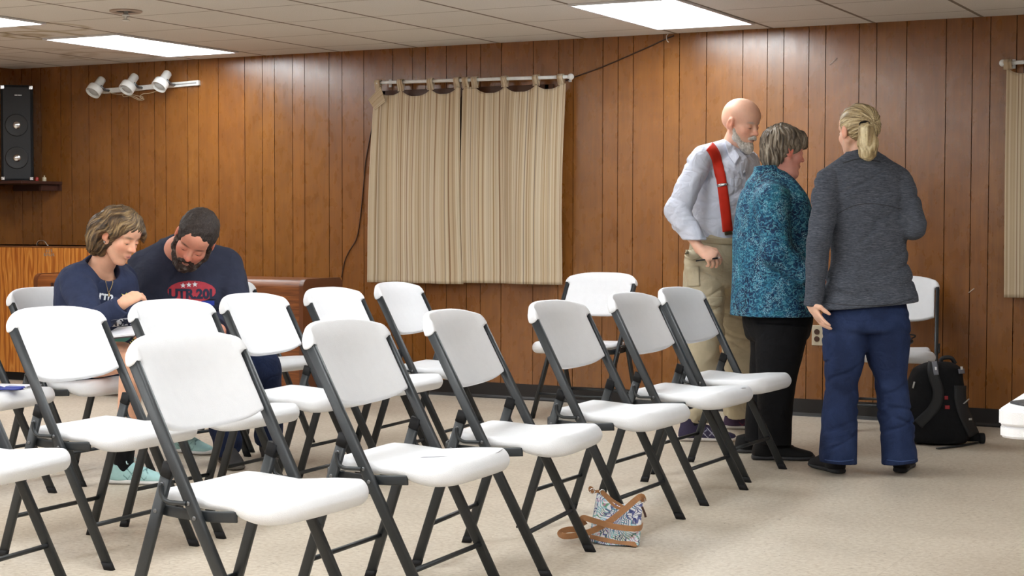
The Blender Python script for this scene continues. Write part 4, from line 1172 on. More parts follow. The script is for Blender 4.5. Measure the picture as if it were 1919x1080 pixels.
M['denim'] = m_denim('blue_denim', srgb(24, 33, 60), srgb(33, 46, 80), srgb(50, 65, 102))
dj = both(folds(.006, (5, 5, 8), 3), crease(.009, UZ+HR*.35, 16, 5, 8), crease(.007, UZ-HR*.5, 18, 6, 18))
V = Vol(np.array([*(J['pelvis'][:2]-.36), 0]), J['pelvis']+np.array([.36, .36, .08]), .005)
V.loft([(a3(1625, 548), .165, .11), (a3(1624, 590), .185, .135), (a3(1622, 625), .19, .135)], HR, .03, 2.3, caps=(.0, .03))
V.loft([(a3(1586, 590), .098, .11), (a3(1582, 650), .100, .105), (a3(1578, 716), .076, .085), (a3(1574, 790), .077, .085), (a3(1571, 845), .078, .09), (a3(1571, 868), .076, .085)], HR, .015, 2.2, disp=dj)
V.loft([(a3(1658, 590), .098, .11), (a3(1662, 650), .098, .105), (a3(1669, 716), .073, .085), (a3(1678, 790), .072, .085), (a3(1685, 845), .077, .09), (a3(1687, 868), .076, .085)], HR, .015, 2.2, disp=dj)
je = V.build('jeans', M['denim'], P3)
for q2 in 'RL': sock(P3, J, q2, M['black_fabric'])
bj = bvh_of(je); M['stitch'] = plain('stitch_blue', srgb(66, 88, 136), .8)
for x0, x1 in ((1546, 1599), (1662, 1714)):
    band('hem_stitch', bj, [a3(x0, 862, 7.1), a3((x0+x1)/2, 865, 7.1), a3(x1, 862, 7.1)], 'view', .003, M['stitch'], je, thick=.001, n=20, off=.0012)
shoe(P3, J['heelL'][:2], J['toeL'][:2], .26, .085, srgb(30, 30, 34), srgb(44, 46, 50))
shoe(P3, J['heelR'][:2], J['toeR'][:2], .26, .085, srgb(30, 30, 34), srgb(44, 46, 50))
# hair swept to a ponytail
BL = [(.2, srgb(92, 74, 50)), (.42, srgb(158, 136, 98)), (.6, srgb(200, 180, 138)), (.8, srgb(232, 218, 180))]; fb = hflow(H, (-1, 0, .12), 4, 2.2, 0, 3); fb2 = hflow(H, (-1, 0, .12), 9, 3, 0, 4)
V = Vol(H.C-.24, H.C+.2, .0035)
hd = lambda P: .0045*fb(P)+.002*fb2(P)
V.ell(H.p(-.020, 0, .045), np.array([.106, .085, .088])*.97, H.R, .01, disp=hd)
V.ell(H.p(-.050, 0, .012), np.array([.072, .074, .055])*.97, H.R, .02, disp=hd)
V.plane(H.p(.045, 0, .045), H.R@nrm([1, 0, -.45])); 
for y in (-1, 1): V.ell(H.p(-.002, y*.092, -.006), np.array([.030, .026, .036])*.97, H.R, .006, 'sub')
hair = V.build('hair', M['hair'], P3, hcol(fb, BL, fb2))
V = Vol(H.C-.32, H.C+.2, .0035); tie = H.p(-.118, -.0, .022)
tx = a3(1620, 232, 7.38)
V.chain([tx, a3(1624, 246, 7.36), a3(1627, 268, 7.375), a3(1626, 288, 7.39), a3(1630, 297, 7.40)], [.014, .034, .044, .034, .014], .012,
        disp=lambda P: .007*vnoise(P, (60, 60, 11), 3)+.004*vnoise(P, (130, 130, 18), 6))
V.build('ponytail', M['hair'], hair, hcol(lambda P: vnoise(P, (60, 60, 11), 3), BL, lambda P: vnoise(P, (150, 150, 14), 8)))
mb = MB(); mb.tube([tx+HR*.02*math.cos(a_)+UZ*.008*math.sin(a_)-HF*.012*math.sin(a_) for a_ in np.linspace(0, 6.28, 20)], .0045, 8); mb.build('hair_tie', M['black_fabric'], hair, True, world=True)

# ------------------------------------------------------------------ woman in the teal patterned blouse
D = 8.1; a2 = lambda x, y, d=8.1: at(x, y, d)
P2 = thing('person', (*onfloor(1455, 852)[:2], 0), 0, 'short-haired woman in teal and navy patterned blouse and black trousers, seen from her right side', 'person')
F = nrm(HR*.93+HF*.30-UZ*.14); H = Head(a2(1469, 285), F, sc=1.0)
F2 = nrm(HR*.95+HF*.25); L2 = np.cross(UZ, F2)
J = dict(lat=L2, headc=H.C, neck=a2(1444, 335), chest=a2(1452, 410), pelvis=a2(1455, 575), shR=a2(1446, 375, 7.93), elR=a2(1455, 475, 7.86), wrR=a2(1522, 520, 7.88), shL=a2(1446, 375, 8.3), elL=a2(1465, 475, 8.36), wrL=a2(1530, 515, 8.3),
         hipR=a2(1462, 610, 8.0), knR=a2(1457, 715, 8.0), anR=a2(1450, 836, 7.98), hipL=a2(1445, 610, 8.2), knL=a2(1432, 715, 8.2), anL=a2(1420, 830, 8.2), toeR=nrm(HR*.98-HF*.1), toeL=nrm(HR*.95-HF*.1))
ankle(J, 'R', (1409, 861), fwd=.10); ankle(J, 'L', (1377, 848), fwd=.12)
V = Vol(np.array([*(J['pelvis'][:2]-.42), -.01]), H.C+np.array([.42, .42, .18]), .0045)
humanoid(V, J, .98); H.carve(V, True, jowl=1.0, nose=1.0)
hand(V, J['wrR'], HR, UZ, HF, (.3, .4, .3), .92); hand(V, J['wrL'], HR, UZ, -HF, (.3, .4, .3), .92)
V.build('body', M['skin'], P2, H.color(srgb(230, 166, 150)[:3], brow=(.45, .32, .26), flush=.8))
H.eyes(P2)
V = Vol(J['pelvis']+np.array([-.42, -.42, -.10]), a2(1450, 310)+np.array([.42, .42, .05]), .005)
dn = both(folds(.006, (6, 6, 5), 11), ridges(.005, HR, 34, 12), crease(.009, HR*.9+UZ*.3, 12, 4, 14))
V.loft([(a2(1442, 320), .062, .07), (a2(1446, 345), .115, .15), (a2(1449, 375), .150, .20), (a2(1451, 415), .180, .215), (a2(1453, 465), .198, .22), (a2(1452, 530), .202, .22), (a2(1452, 590), .208, .225), (a2(1452, 600), .21, .225)], F2, .03, 2.3, disp=dn)
V.chain([a2(1444, 350), a2(1446, 378, 7.94)], [.07, .075], .03); V.chain([a2(1444, 350), a2(1446, 378, 8.28)], [.07, .075], .03)
V.chain([J['shR'], J['elR'], a2(1512, 515, 7.87)], [.080, .072, .058], .02, cut=True, disp=folds(.005, (10, 10, 14), 13)); V.chain([J['shL'], J['elL'], a2(1518, 512, 8.32)], [.080, .072, .058], .02, cut=True)
V.cone(a2(1441, 336), a2(1440, 311), .079, .070, .012, cut=True); V.cone(a2(1449, 328), a2(1456, 300), .058, .060, .006, op='sub')
V.plane((0, 0, float(a2(1450, 591)[2])), -UZ)
def m_paisley():
    a = NT('paisley_print'); v = a.coord()
    big = a.noise(v, 6, 3, 1.2); f1 = a.noise(v, 26, 5, 2.6, .6); f2 = a.noise(a.coord((1, 1, 1), (.4, 1.1, .7)), 42, 4, 3.0, .6)
    w1 = a.n('ShaderNodeTexWave', wave_type='RINGS'); w1.inputs['Scale'].default_value = 12; w1.inputs['Distortion'].default_value = 16; w1.inputs['Detail'].default_value = 4; w1.inputs['Detail Scale'].default_value = 2.5; a.l(v, w1.inputs[0])
    c = a.ramp(big, [(.34, srgb(14, 28, 60)), (.47, srgb(20, 54, 90)), (.58, srgb(30, 88, 118)), (.70, srgb(50, 130, 144))])
    c = a.mix(a.ramp(f1, [(.50, (0, 0, 0)), (.60, (.65,)*3)]), c, srgb(66, 142, 172))
    c = a.mix(a.ramp(f2, [(.40, (.7,)*3), (.50, (0, 0, 0))]), c, srgb(12, 22, 54))
    c = a.mix(a.ramp(w1.outputs['Fac'], [(.80, (0, 0, 0)), (.95, (.5,)*3)]), c, srgb(110, 180, 196))
    vo = a.n('ShaderNodeTexVoronoi'); vo.inputs['Scale'].default_value = 190; a.l(v, vo.inputs[0])
    sel = a.noise(v, 14, 2); dots = a.math('MULTIPLY', a.math('LESS_THAN', vo.outputs['Distance'], .33), a.math('GREATER_THAN', sel, .56))
    c = a.mix(dots, c, srgb(150, 196, 214)); wrinkle(a, .25, .008, 4.0)
    return a.set(c, .75, .3)
bl = V.build('blouse', m_paisley(), P2)
M['blackpants'] = cloth_mat('black_trousers', srgb(15, 15, 18), .2)
V = Vol(np.array([*(J['pelvis'][:2]-.36), 0]), J['pelvis']+np.array([.36, .36, .06]), .005)
V.loft([(a2(1456, 560), .16, .17), (a2(1457, 600), .165, .18), (a2(1456, 640), .14, .17)], F2, .03, 2.2, caps=(0, .03))
V.loft([(a2(1464, 610, 8.0), .13, .10), (a2(1461, 655, 8.0), .118, .10), (a2(1455, 715, 8.0), .096, .09), (a2(1453, 775, 7.99), .083, .085), (a2(1452, 834, 7.98), .078, .082)], HR, .015, 2.2, disp=folds(.006, (6, 6, 7), 15))
V.loft([(a2(1447, 610, 8.2), .12, .10), (a2(1444, 655, 8.2), .10, .10), (a2(1437, 715, 8.2), .088, .09), (a2(1428, 775, 8.2), .08, .085), (a2(1424, 830, 8.2), .078, .082)], HR, .015, 2.2, disp=folds(.006, (6, 6, 7), 16))
V.build('trousers', M['blackpants'], P2)
for q2 in 'RL': sock(P2, J, q2, M['black_fabric'])
shoe(P2, J['heelR'][:2], J['toeR'][:2], .295, .085, srgb(16, 16, 18), srgb(50, 50, 54), srgb(14, 14, 16))
shoe(P2, J['heelL'][:2], J['toeL'][:2], .295, .085, srgb(16, 16, 18), srgb(60, 60, 62), srgb(14, 14, 16))
GH = [(.22, srgb(58, 50, 42)), (.42, srgb(108, 96, 82)), (.6, srgb(142, 130, 114)), (.82, srgb(190, 180, 164))]; fg = hflow(H, (-.25, 0, 1), 3, 3.2, .03, 5); fg2 = hflow(H, (-.25, 0, 1), 8, 4, .04, 6)
V = Vol(H.C-.24, H.C+.24, .0035)
hd = lambda P: .0085*fg(P)+.003*fg2(P)+.006*vnoise(P, (16, 16, 16), 4)
V.ell(H.p(-.008, 0, .048), (.108, .094, .088), H.R, .01, disp=hd); V.ell(H.p(-.050, 0, .0), (.064, .084, .080), H.R, .03, disp=hd); V.ell(H.p(-.055, 0, -.045), (.046, .066, .052), H.R, .02, disp=hd)
V.cone(H.p(.055, -.03, .070), H.p(.092, 0, .050), .04, .022, .02, disp=hd); V.cone(H.p(.055, .03, .070), H.p(.092, .02, .050), .04, .022, .02, disp=hd)
V.ell(H.p(.085, 0, -.035), (.070, .12, .066), H.R, .01, 'sub')
for y in (-1, 1): V.ell(H.p(.016, y*.098, -.022), (.028, .036, .036), H.R, .008, 'sub')
V.build('hair', M['hair'], P2, hcol(fg, GH, fg2))

# ------------------------------------------------------------------ man with red suspenders
a1 = lambda x, y, d=8.72: at(x, y, d)
P1 = thing('person', (*onfloor(1325, 815)[:2], 0), 0, 'bald man with white beard, pale blue shirt, red suspenders and khaki cargo trousers, standing', 'person')
F = nrm(HR*.70-HF*.66-UZ*.24); H = Head(a1(1388, 234, 8.66), F, sc=1.04)
F1 = nrm(HR*.86-HF*.5); L1 = np.cross(UZ, F1)
J = dict(lat=L1, headc=H.C, neck=a1(1368, 290), chest=a1(1358, 350), pelvis=a1(1342, 460), shR=a1(1309, 308, 8.56), elR=a1(1270, 396, 8.46), wrR=a1(1311, 467, 8.36), shL=a1(1400, 316, 8.9), elL=a1(1422, 400, 8.95), wrL=a1(1445, 440, 8.8),
         hipR=a1(1325, 490, 8.66), knR=a1(1318, 630, 8.66), anR=a1(1302, 782, 8.7), hipL=a1(1362, 490, 8.85), knL=a1(1376, 620, 9.0), anL=a1(1380, 765, 9.12), toeR=nrm(HR*.97-HF*.1), toeL=nrm(HR*.9-HF*.25))
ankle(J, 'R', (1271, 826)); ankle(J, 'L', (1356, 803), fwd=.08)
V = Vol(np.array([*(J['pelvis'][:2]-.48), -.01]), H.C+np.array([.42, .42, .18]), .0045)
humanoid(V, J, 1.05, (.125, .10), (.10, .095)); H.carve(V, nose=1.1)
V.ell(H.p(-.004, 0, .060), np.array([.088, .072, .068])*1.07, H.R, .02)
hand(V, J['wrR'], a1(1340, 484, 8.30)-J['wrR'], -HF*.75+UZ*.62, HR*.5+UZ, (.95, .55, .3), 1.05, tcurl=.5)
hand(V, J['wrL'], HR, UZ, -HF, (.4, .5, .3), 1.0)
V.build('body', M['skin'], P1, H.color(srgb(232, 182, 156)[:3], lips=(.45, .25, .22), brow=(.55, .42, .36), flush=.6))
H.eyes(P1)
V = Vol(J['pelvis']+np.array([-.48, -.45, -.02]), a1(1370, 268)+np.array([.42, .42, .04]), .005)
dn = both(folds(.006, (7, 7, 8), 31), crease(.013, UZ+HR*.6, 12, 4, 32), crease(.009, UZ-HR*.4, 15, 5, 37))
V.loft([(a1(1368, 284), .085, .075), (a1(1364, 298), .135, .12), (a1(1360, 320), .150, .18), (a1(1358, 360), .150, .19), (a1(1349, 400), .142, .175), (a1(1341, 438), .136, .165), (a1(1342, 452), .133, .162)], F1, .03, 2.3, disp=dn)
V.chain([a1(1366, 286), a1(1318, 294, 8.58)], [.074, .061], .03); V.chain([a1(1370, 290), a1(1400, 304, 8.88)], [.075, .066], .03)
bs = BVHTree.FromPolygons(*[x.tolist() for x in V.mesh()])
V.chain([J['shR']+UZ*.004, J['elR'], lerp(J['elR'], J['wrR'], .93)], [.064, .064, .048], .014, cut=True, disp=both(crease(.014, HR*.5+UZ, 15, 6, 33), crease(.010, HR-UZ*.6, 18, 6, 36), folds(.006, (14, 14, 14), 34)))
V.chain([J['shL'], J['elL'], J['wrL']], [.072, .064, .046], .018, cut=True)
V.cone(lerp(J['elR'], J['wrR'], .76), lerp(J['elR'], J['wrR'], .97), .052, .053, .003, cut=True)
V.cone(a1(1368, 296), a1(1374, 270), .078, .072, .01, cut=True); V.cone(a1(1371, 290), a1(1382, 258), .062, .068, .006, op='sub')
V.plane((0, 0, float(a1(1345, 449)[2])), -UZ)
sh = V.build('shirt', cloth_mat('pale_blue_shirt', srgb(204, 208, 222), .04, .8, .2, wr=1.1), P1)
M['red_strap'] = cloth_mat('red_suspender', srgb(200, 46, 26), .06, .6, wr=.05)
sd = nrm(HF)
st = band('suspender', bs, [a1(1317, 269), a1(1330, 276), a1(1340, 292), a1(1348, 320), a1(1353, 345), a1(1359, 395), a1(1363, 434)], 'view', .050, M['red_strap'], P1, thick=.003, n=60)
band('suspender_buckle', bs, [a1(1353.5, 344), a1(1354.5, 349)], 'view', .054, M['chrome'], st, n=4, thick=.005, off=.008)
band('suspender_clip', bs, [a1(1363, 434), a1(1364, 440)], 'view', .034, plain('clip_metal', srgb(90, 80, 60), .4, .5, .7), st, n=4, thick=.006, off=.008)
msh = sh.data.materials[0]; pd_ = lambda P_: [a1(x, y, 8.2) for x, y in P_]
patch('collar', bs, pd_([(1357, 266), (1358, 278), (1366, 296), (1376, 311), (1386, 296), (1378, 284), (1368, 272)]), 'view', msh, sh, .009, .003)
patch('pocket_flap', bs, pd_([(1368, 334), (1388, 334), (1389, 345), (1380, 351), (1369, 348)]), 'view', msh, sh, .003, .003)
patch('placket', bs, pd_([(1386, 304), (1394, 302), (1398, 340), (1396, 400), (1389, 444), (1382, 444), (1389, 400), (1391, 340)]), 'view', msh, sh, .002, .002, 4)
for y in (322, 352, 384, 416):
    q_ = drape(bs, a1(1393, y, 8.0), 'view', .006)
    if q_ is not None: MB().lathe([(.005, 0), (.005, .002), (.001, .0025)], tuple(q_), tuple(-HF), 12).build('button', plain('button', srgb(190, 190, 200), .4), sh, True, world=True)
M['khaki'] = cloth_mat('khaki_twill', srgb(188, 176, 150), .07, .85)
V = Vol(np.array([*(J['pelvis'][:2]-.45), 0]), J['pelvis']+np.array([.45, .45, .12]), .005)
dk_ = both(folds(.010, (7, 7, 9), 35), crease(.014, UZ+HR*.4, 13, 5, 36), crease(.010, UZ-HR*.6, 15, 5, 38))
V.loft([(a1(1345, 440), .132, .168), (a1(1345, 462), .136, .17), (a1(1342, 500), .145, .18), (a1(1342, 540), .13, .17)], F1, .03, 2.3, caps=(0, .03))
V.loft([(a1(1322, 480, 8.64), .112, .10), (a1(1320, 540, 8.64), .106, .105), (a1(1322, 620, 8.64), .092, .092), (a1(1318, 690, 8.66), .086, .09), (a1(1306, 760, 8.7), .078, .085), (a1(1303, 790, 8.72), .070, .08)], HR, .015, 2.2, disp=dk_)
V.loft([(a1(1362, 480, 8.85), .112, .10), (a1(1372, 550, 8.9), .108, .10), (a1(1382, 630, 9.0), .098, .092), (a1(1385, 700, 9.05), .086, .09), (a1(1382, 765, 9.12), .072, .085), (a1(1381, 776, 9.13), .070, .082)], HR, .015, 2.2, disp=dk_)
V.ell(a1(1302, 500, 8.58), (.055, .04, .085), frame(HR, UZ), .02)
pa = V.build('trousers', M['khaki'], P1); bp = bvh_of(pa)
for q2 in 'RL': sock(P1, J, q2, M['black_fabric'])
band('waistband', bp, [a1(1306, 447, 8.2), a1(1340, 453, 8.2), a1(1386, 453, 8.2)], 'view', .028, plain('waistband_khaki', srgb(170, 156, 128), .85), pa, thick=.003, off=.003)
for pl_ in ([(1285, 468), (1308, 471), (1311, 484), (1298, 488), (1285, 483)], [(1328, 558), (1354, 556), (1352, 570), (1342, 576), (1330, 572)], [(1287, 500), (1310, 500), (1312, 536), (1290, 538)]):
    patch('pocket_flap' if len(pl_) == 5 else 'cargo_pocket', bp, [a1(x, y, 8.2) for x, y in pl_], 'view', M['khaki'], pa, .006, .005)
navy = srgb(52, 46, 72)
shoe(P1, J['heelR'][:2], J['toeR'][:2], .30, .12, navy, srgb(214, 206, 200), srgb(40, 40, 60), stripe=srgb(190, 190, 205))
shoe(P1, J['heelL'][:2], J['toeL'][:2], .30, .12, srgb(60, 44, 70), srgb(200, 194, 188), srgb(40, 40, 60), stripe=srgb(120, 50, 60))
wb = m_hair('white_beard', [(.25, srgb(170, 160, 148)), (.5, srgb(208, 202, 194)), (.75, srgb(236, 232, 226))], (60, 60, 30), 3)
V = Vol(H.C-.2, H.C+.2, .0035); q_ = 1.07; hd = folds(.004, (60, 60, 30), 41)
for y in (-1, 1): V.chain([H.p(.012, y*.066, -.026), H.p(.028, y*.056, -.062), H.p(.060, y*.026, -.096)], [.010, .015, .021], .015, disp=hd)
V.ell(H.p(.070, 0, -.102), np.array([.031, .029, .033])*q_, H.R, .015, disp=hd)
V.cone(H.p(.086, -.022, -.054), H.p(.098, 0, -.044), .009, .009, .006, disp=hd); V.cone(H.p(.086, .022, -.054), H.p(.098, 0, -.044), .009, .009, .006, disp=hd)
V.ell(H.p(.105, 0, -.064), (.018, .019, .006), H.R, .004, 'sub')
V.build('beard', wb, P1)
pc_ = a1(1331, 491, 8.30); pen = thing('pen', tuple(pc_), 0, 'dark pen held in the right hand of the man with red suspenders', 'pen')
MB().tube([a1(1304, 489, 8.31), a1(1345, 484, 8.29)], .0045, 10).build('barrel', M['black'], pen, True, world=True); MB().tube([a1(1345, 484, 8.29), a1(1352, 483, 8.285)], [.004, .001], 10).build('tip', M['bolt'], pen, True, world=True)

# ------------------------------------------------------------------ seated woman in navy sweatshirt
aw = lambda x, y, d=7.35: at(x, y, d)
PW = thing('person', (*onfloor(225, 900)[:2], 0), 0, 'woman with short wavy brown hair and navy printed sweatshirt, seated and looking down', 'person')
F = nrm(HR*.80-HF*.42-UZ*.42); H = Head(aw(223, 442, 7.22), F, nrm(UZ+HR*.10), sc=.98)
FB = nrm(HR*.62-HF*.78); LB = np.cross(UZ, FB)
J = dict(lat=LB, headc=H.C, neck=aw(186, 505, 7.3), chest=aw(182, 560, 7.33), pelvis=aw(158, 680, 7.42), shR=aw(146, 530, 7.16), elR=aw(170, 610, 6.98), wrR=aw(229, 570, 6.96), shL=aw(224, 526, 7.5), elL=aw(240, 610, 7.45), wrL=aw(262, 605, 7.2),
         hipR=aw(160, 676, 7.3), knR=aw(250, 668, 7.02), anR=aw(232, 862, 7.2), hipL=aw(180, 674, 7.52), knL=aw(290, 652, 7.45), anL=aw(338, 806, 7.95), toeR=nrm(HR*.96-HF*.12), toeL=nrm(HR*.85-HF*.5))
ankle(J, 'R', (204, 906)); ankle(J, 'L', (320, 846))
lo = np.min([v for k, v in J.items() if k not in ('lat', 'toeR', 'toeL')], 0)-.17; hi = np.max([v for k, v in J.items() if k not in ('lat', 'toeR', 'toeL')], 0)+.17; lo[2] = -.01
V = Vol(lo, hi, .0045); humanoid(V, J, .95)
for q2, kk in (('R', 1), ('L', 1)): V.chain([J['hip'+q2], lerp(J['hip'+q2], J['kn'+q2], .75)], [.086, .066], .02)
H.carve(V, True, nose=.92)
hand(V, J['wrR'], aw(252, 556, 7.0)-J['wrR'], UZ*.8-HF*.45, HF*.6-UZ*.3, (.55, .6, .4), .95); hand(V, J['wrL'], HR*.4-UZ*.3-HF*.5, UZ, -HR, (.4, .4, .3), .92)
V.build('body', M['skin'], PW, H.color(srgb(236, 182, 152)[:3], lips=(.62, .22, .22), brow=(.30, .20, .14), flush=.55))
H.eyes(PW)
V = Vol(J['pelvis']+np.array([-.36, -.40, -.10]), aw(186, 470)+np.array([.40, .40, .05]), .005)
dn = both(folds(.006, (7, 7, 9), 51), crease(.010, UZ*.8+HR*.6, 12, 4, 52))
V.loft([(aw(186, 500, 7.3), .10, .085), (aw(184, 514, 7.3), .165, .12), (aw(182, 545, 7.32), .188, .135), (aw(180, 600, 7.34), .180, .150), (aw(174, 650, 7.38), .19, .17), (aw(160, 690, 7.42), .205, .17)], LB, .03, 2.3, disp=dn)
V.chain([aw(186, 508, 7.3), aw(150, 526, 7.17)], [.075, .074], .03); V.chain([aw(188, 508, 7.3), aw(222, 524, 7.48)], [.075, .070], .03)
dsl = both(crease(.012, UZ+HR*.6, 14, 6, 53), folds(.006, (11, 11, 11), 54))
V.chain([J['shR'], J['elR'], lerp(J['elR'], J['wrR'], .92)], [.078, .058, .042], .014, cut=True, disp=dsl); V.chain([J['shL'], J['elL'], J['wrL']], [.078, .066, .046], .02, cut=True, disp=dsl)
V.cone(lerp(J['elR'], J['wrR'], .82), lerp(J['elR'], J['wrR'], .96), .042, .042, .004, cut=True)
V.cone(aw(188, 516, 7.28), aw(204, 470, 7.18), .072, .085, .008, op='sub')
swm = cloth_mat('navy_sweat', srgb(46, 54, 80), .1, .9); sw = V.build('sweatshirt', swm, PW); bw = bvh_of(sw)
# print on the sweatshirt front (partly hidden by the arm)
dv = nrm(HF*.8-HR*.6); ax_ = HR
og = aw(214, 556, 7.1)
M['ink_white'] = plain('ink_white', srgb(226, 230, 236), .8); M['ink_yellow'] = plain('ink_yellow', srgb(226, 222, 130), .8); M['ink_teal'] = plain('ink_teal', srgb(96, 168, 156), .8)
M['ink_red'] = plain('ink_red', srgb(170, 48, 62), .8, var=.15); M['ink_blue'] = plain('ink_blue', srgb(30, 54, 150), .8); M['ink_dark'] = plain('ink_dark', srgb(24, 30, 56), .8)
A2 = lambda *pp: [p for poly in pp for p in poly]
print_on('chest_print', bw, A2(text_polys('rm', .055, -.035, .002, -.15, .0015), [[(.06, .0), (.10, .0), (.10, .006), (.06, .006)]]), og, ax_, UZ, 'view', M['ink_white'], sw)
print_on('chest_print', bw, star(.045, 0, .02, .4), og, ax_, UZ, 'view', M['ink_yellow'], sw)
o2 = aw(230, 607, 7.1)
print_on('chest_print', bw, [[(-.05+.01*i, -.014+.001*i), (-.04+.01*i, -.013+.001*i), (-.04+.01*i, .018+.001*i), (-.05+.01*i, .017+.001*i)] for i in range(11)], o2, ax_, UZ, 'view', M['ink_white'], sw, .002)
print_on('chest_print', bw, text_polys('MONT', .036, 0, .004, .08, .001), o2, ax_, UZ, 'view', M['ink_dark'], sw, .0035)
o3 = aw(222, 622, 7.1)
print_on('chest_print', bw, [[(r_*math.sin(t0), .02-r_*math.cos(t0)) for r_, t0 in ((.045, t_), (.045, t_+.1), (.068, t_+.1), (.068, t_))] for t_ in np.arange(-1.3, 1.3, .1)], o3, ax_, UZ, 'view', M['ink_teal'], sw, .002)
print_on('chest_print', bw, [[(r_*math.sin(t0), .02-r_*math.cos(t0)) for r_, t0 in ((.078, t_), (.078, t_+.07), (.088, t_+.07), (.088, t_))] for t_ in np.arange(-1.2, 1.3, .14)], o3, ax_, UZ, 'view', M['ink_yellow'], sw, .002)
BR = [(.22, srgb(40, 29, 20)), (.42, srgb(78, 59, 40)), (.6, srgb(116, 92, 62)), (.82, srgb(168, 142, 102))]; fr_ = hflow(H, (.35, .3, 1), 3, 3, .10, 7); fr2 = hflow(H, (.35, .3, 1), 8, 5, .12, 8)
V = Vol(H.C-.26, H.C+.24, .0035)
hd = lambda P: .0050*fr_(P)+.0022*fr2(P)
V.ell(H.p(-.012, 0, .050), (.104, .088, .082), H.R, .01, disp=hd); V.ell(H.p(-.060, 0, .0), (.064, .088, .080), H.R, .03, disp=hd)
V.chain([H.p(-.070, -.03, -.02), H.p(-.085, -.03, -.095)], [.065, .030], .03, disp=hd); V.chain([H.p(-.070, .03, -.02), H.p(-.085, .03, -.09)], [.065, .03], .03, disp=hd)
V.chain([H.p(-.03, -.080, .03), H.p(-.05, -.075, -.08)], [.035, .018], .02, disp=hd)
V.chain([aw(192, 425, 7.2), aw(182, 448, 7.2), aw(176, 470, 7.22)], [.055, .048, .020], .02, disp=hd); V.chain([aw(200, 440, 7.16), aw(190, 474, 7.2)], [.045, .018], .015, disp=hd); V.chain([aw(185, 430, 7.3), aw(172, 458, 7.3)], [.05, .018], .015, disp=hd)
V.chain([H.p(.03, .050, .078), H.p(.074, .052, .045), H.p(.086, .060, .008)], [.026, .018, .009], .015, disp=hd)
V.chain([H.p(.03, -.060, .065), H.p(.035, -.070, .03)], [.03, .02], .02, disp=hd)
V.ell(H.p(.095, -.005, -.022), (.078, .074, .075), H.R, .012, 'sub')
V.ell(H.p(.006, -.100, -.02), (.026, .034, .036), H.R, .008, 'sub')
hr = V.build('hair', M['hair'], PW, hcol(fr_, BR, fr2))
nk = MB().tube(crv([aw(172, 482, 7.0), aw(184, 503, 7.02), aw(199, 527, 7.04), aw(203, 548, 7.06)], 20), .0016, 6)
pts = [drape(bw, p, 'view', .003, .1) for p in crv([aw(196, 524, 7.1), aw(200, 538, 7.1), aw(203, 548, 7.1), aw(209, 536, 7.1), aw(212, 524, 7.1)], 16)]
pts = [p for p in pts if p is not None]
gold = plain('gold', srgb(196, 170, 120), .3, .5, .8)
if len(pts) > 3:
    mb = MB().tube(pts, .0014, 6); m_ = pts[len(pts)//2]; mb.box(tuple(m_-UZ*.012), (.008, .003, .018)); mb.build('necklace', gold, PW, True, world=True)
MB().sphere(tuple(H.p(.004, -.084, -.032)), .005, 12).build('earring', M['chrome'], PW, True, world=True)
# white shorts hem hint under the sweatshirt and socks
for q2 in 'RL': sock(PW, J, q2, M['black_fabric'])
V = Vol(J['pelvis']-.32, J['pelvis']+np.array([.4, .32, .2]), .005)
V.loft([(aw(160, 655, 7.4), .16, .13), (aw(160, 695, 7.4), .185, .15)], LB, .02, 2.2, caps=(.02, .02))
for q2 in 'RL': V.chain([J['hip'+q2], lerp(J['hip'+q2], J['kn'+q2], .22)], [.092, .088], .02, cut=True)
V.build('shorts', cloth_mat('dark_shorts', srgb(34, 38, 56), .1), PW)
mint = srgb(168, 208, 208)
shoe(PW, J['heelR'][:2], J['toeR'][:2], .265, .085, mint, srgb(222, 222, 222), srgb(200, 226, 226), stripe=srgb(84, 120, 124))
shoe(PW, J['heelL'][:2], J['toeL'][:2], .265, .085, mint, srgb(222, 222, 222), srgb(200, 226, 226), stripe=srgb(84, 120, 124))
cb = thing('note_pad', tuple(aw(236, 624, 6.98)), 0, 'white note pad with dark edge resting on the lap of the woman in navy', 'note pad')
cb.rotation_euler = (R_(8), R_(-6), R_(20)); MB().box((0, 0, 0), (.15, .21, .006), bev=.001).build('backing', plain('pad_back', srgb(60, 50, 52), .6), cb); MB().box((0, 0, .006), (.146, .206, .008)).build('paper', plain('pad_paper', srgb(226, 226, 232), .8), cb)

# ------------------------------------------------------------------ seated man, head bowed
am = lambda x, y, d=7.8: at(x, y, d)
PM = thing('person', (*onfloor(440, 868)[:2], 0), 0, 'bearded man with short dark hair in navy printed t-shirt, seated with his head bowed low', 'person')
Pp = HR*.52+UZ*.85; F = nrm(-HF*.80-Pp*.54+(HR*.85-UZ*.52)*.26); U = nrm(Pp*.84-HF*.56); H = Head(am(365, 450, 7.55), F, U, sc=1.08)
FB = nrm(-HF*.93+HR*.36); LB = np.cross(UZ, FB)
J = dict(lat=LB, headc=H.C, neck=am(334, 474, 7.80), chest=am(346, 540, 7.78), pelvis=am(342, 680, 8.05), shR=am(272, 504, 7.85), elR=am(262, 600, 7.62), wrR=am(330, 640, 7.38), shL=am(424, 500, 7.92), elL=am(446, 590, 7.72), wrL=am(385, 640, 7.42),
         hipR=am(320, 682, 7.95), knR=am(405, 690, 7.6), anR=am(412, 836, 7.66), hipL=am(370, 682, 8.1), knL=am(496, 690, 7.9), anL=am(496, 828, 7.86), toeR=nrm(-HF*.8+HR*.3), toeL=nrm(-HF*.9+HR*.2))
ankle(J, 'R', (422, 867)); ankle(J, 'L', (502, 852))
vals = [v for k, v in J.items() if k not in ('lat', 'toeR', 'toeL')]; lo = np.min(vals, 0)-.18; hi = np.max(vals, 0)+.2; lo[2] = -.01
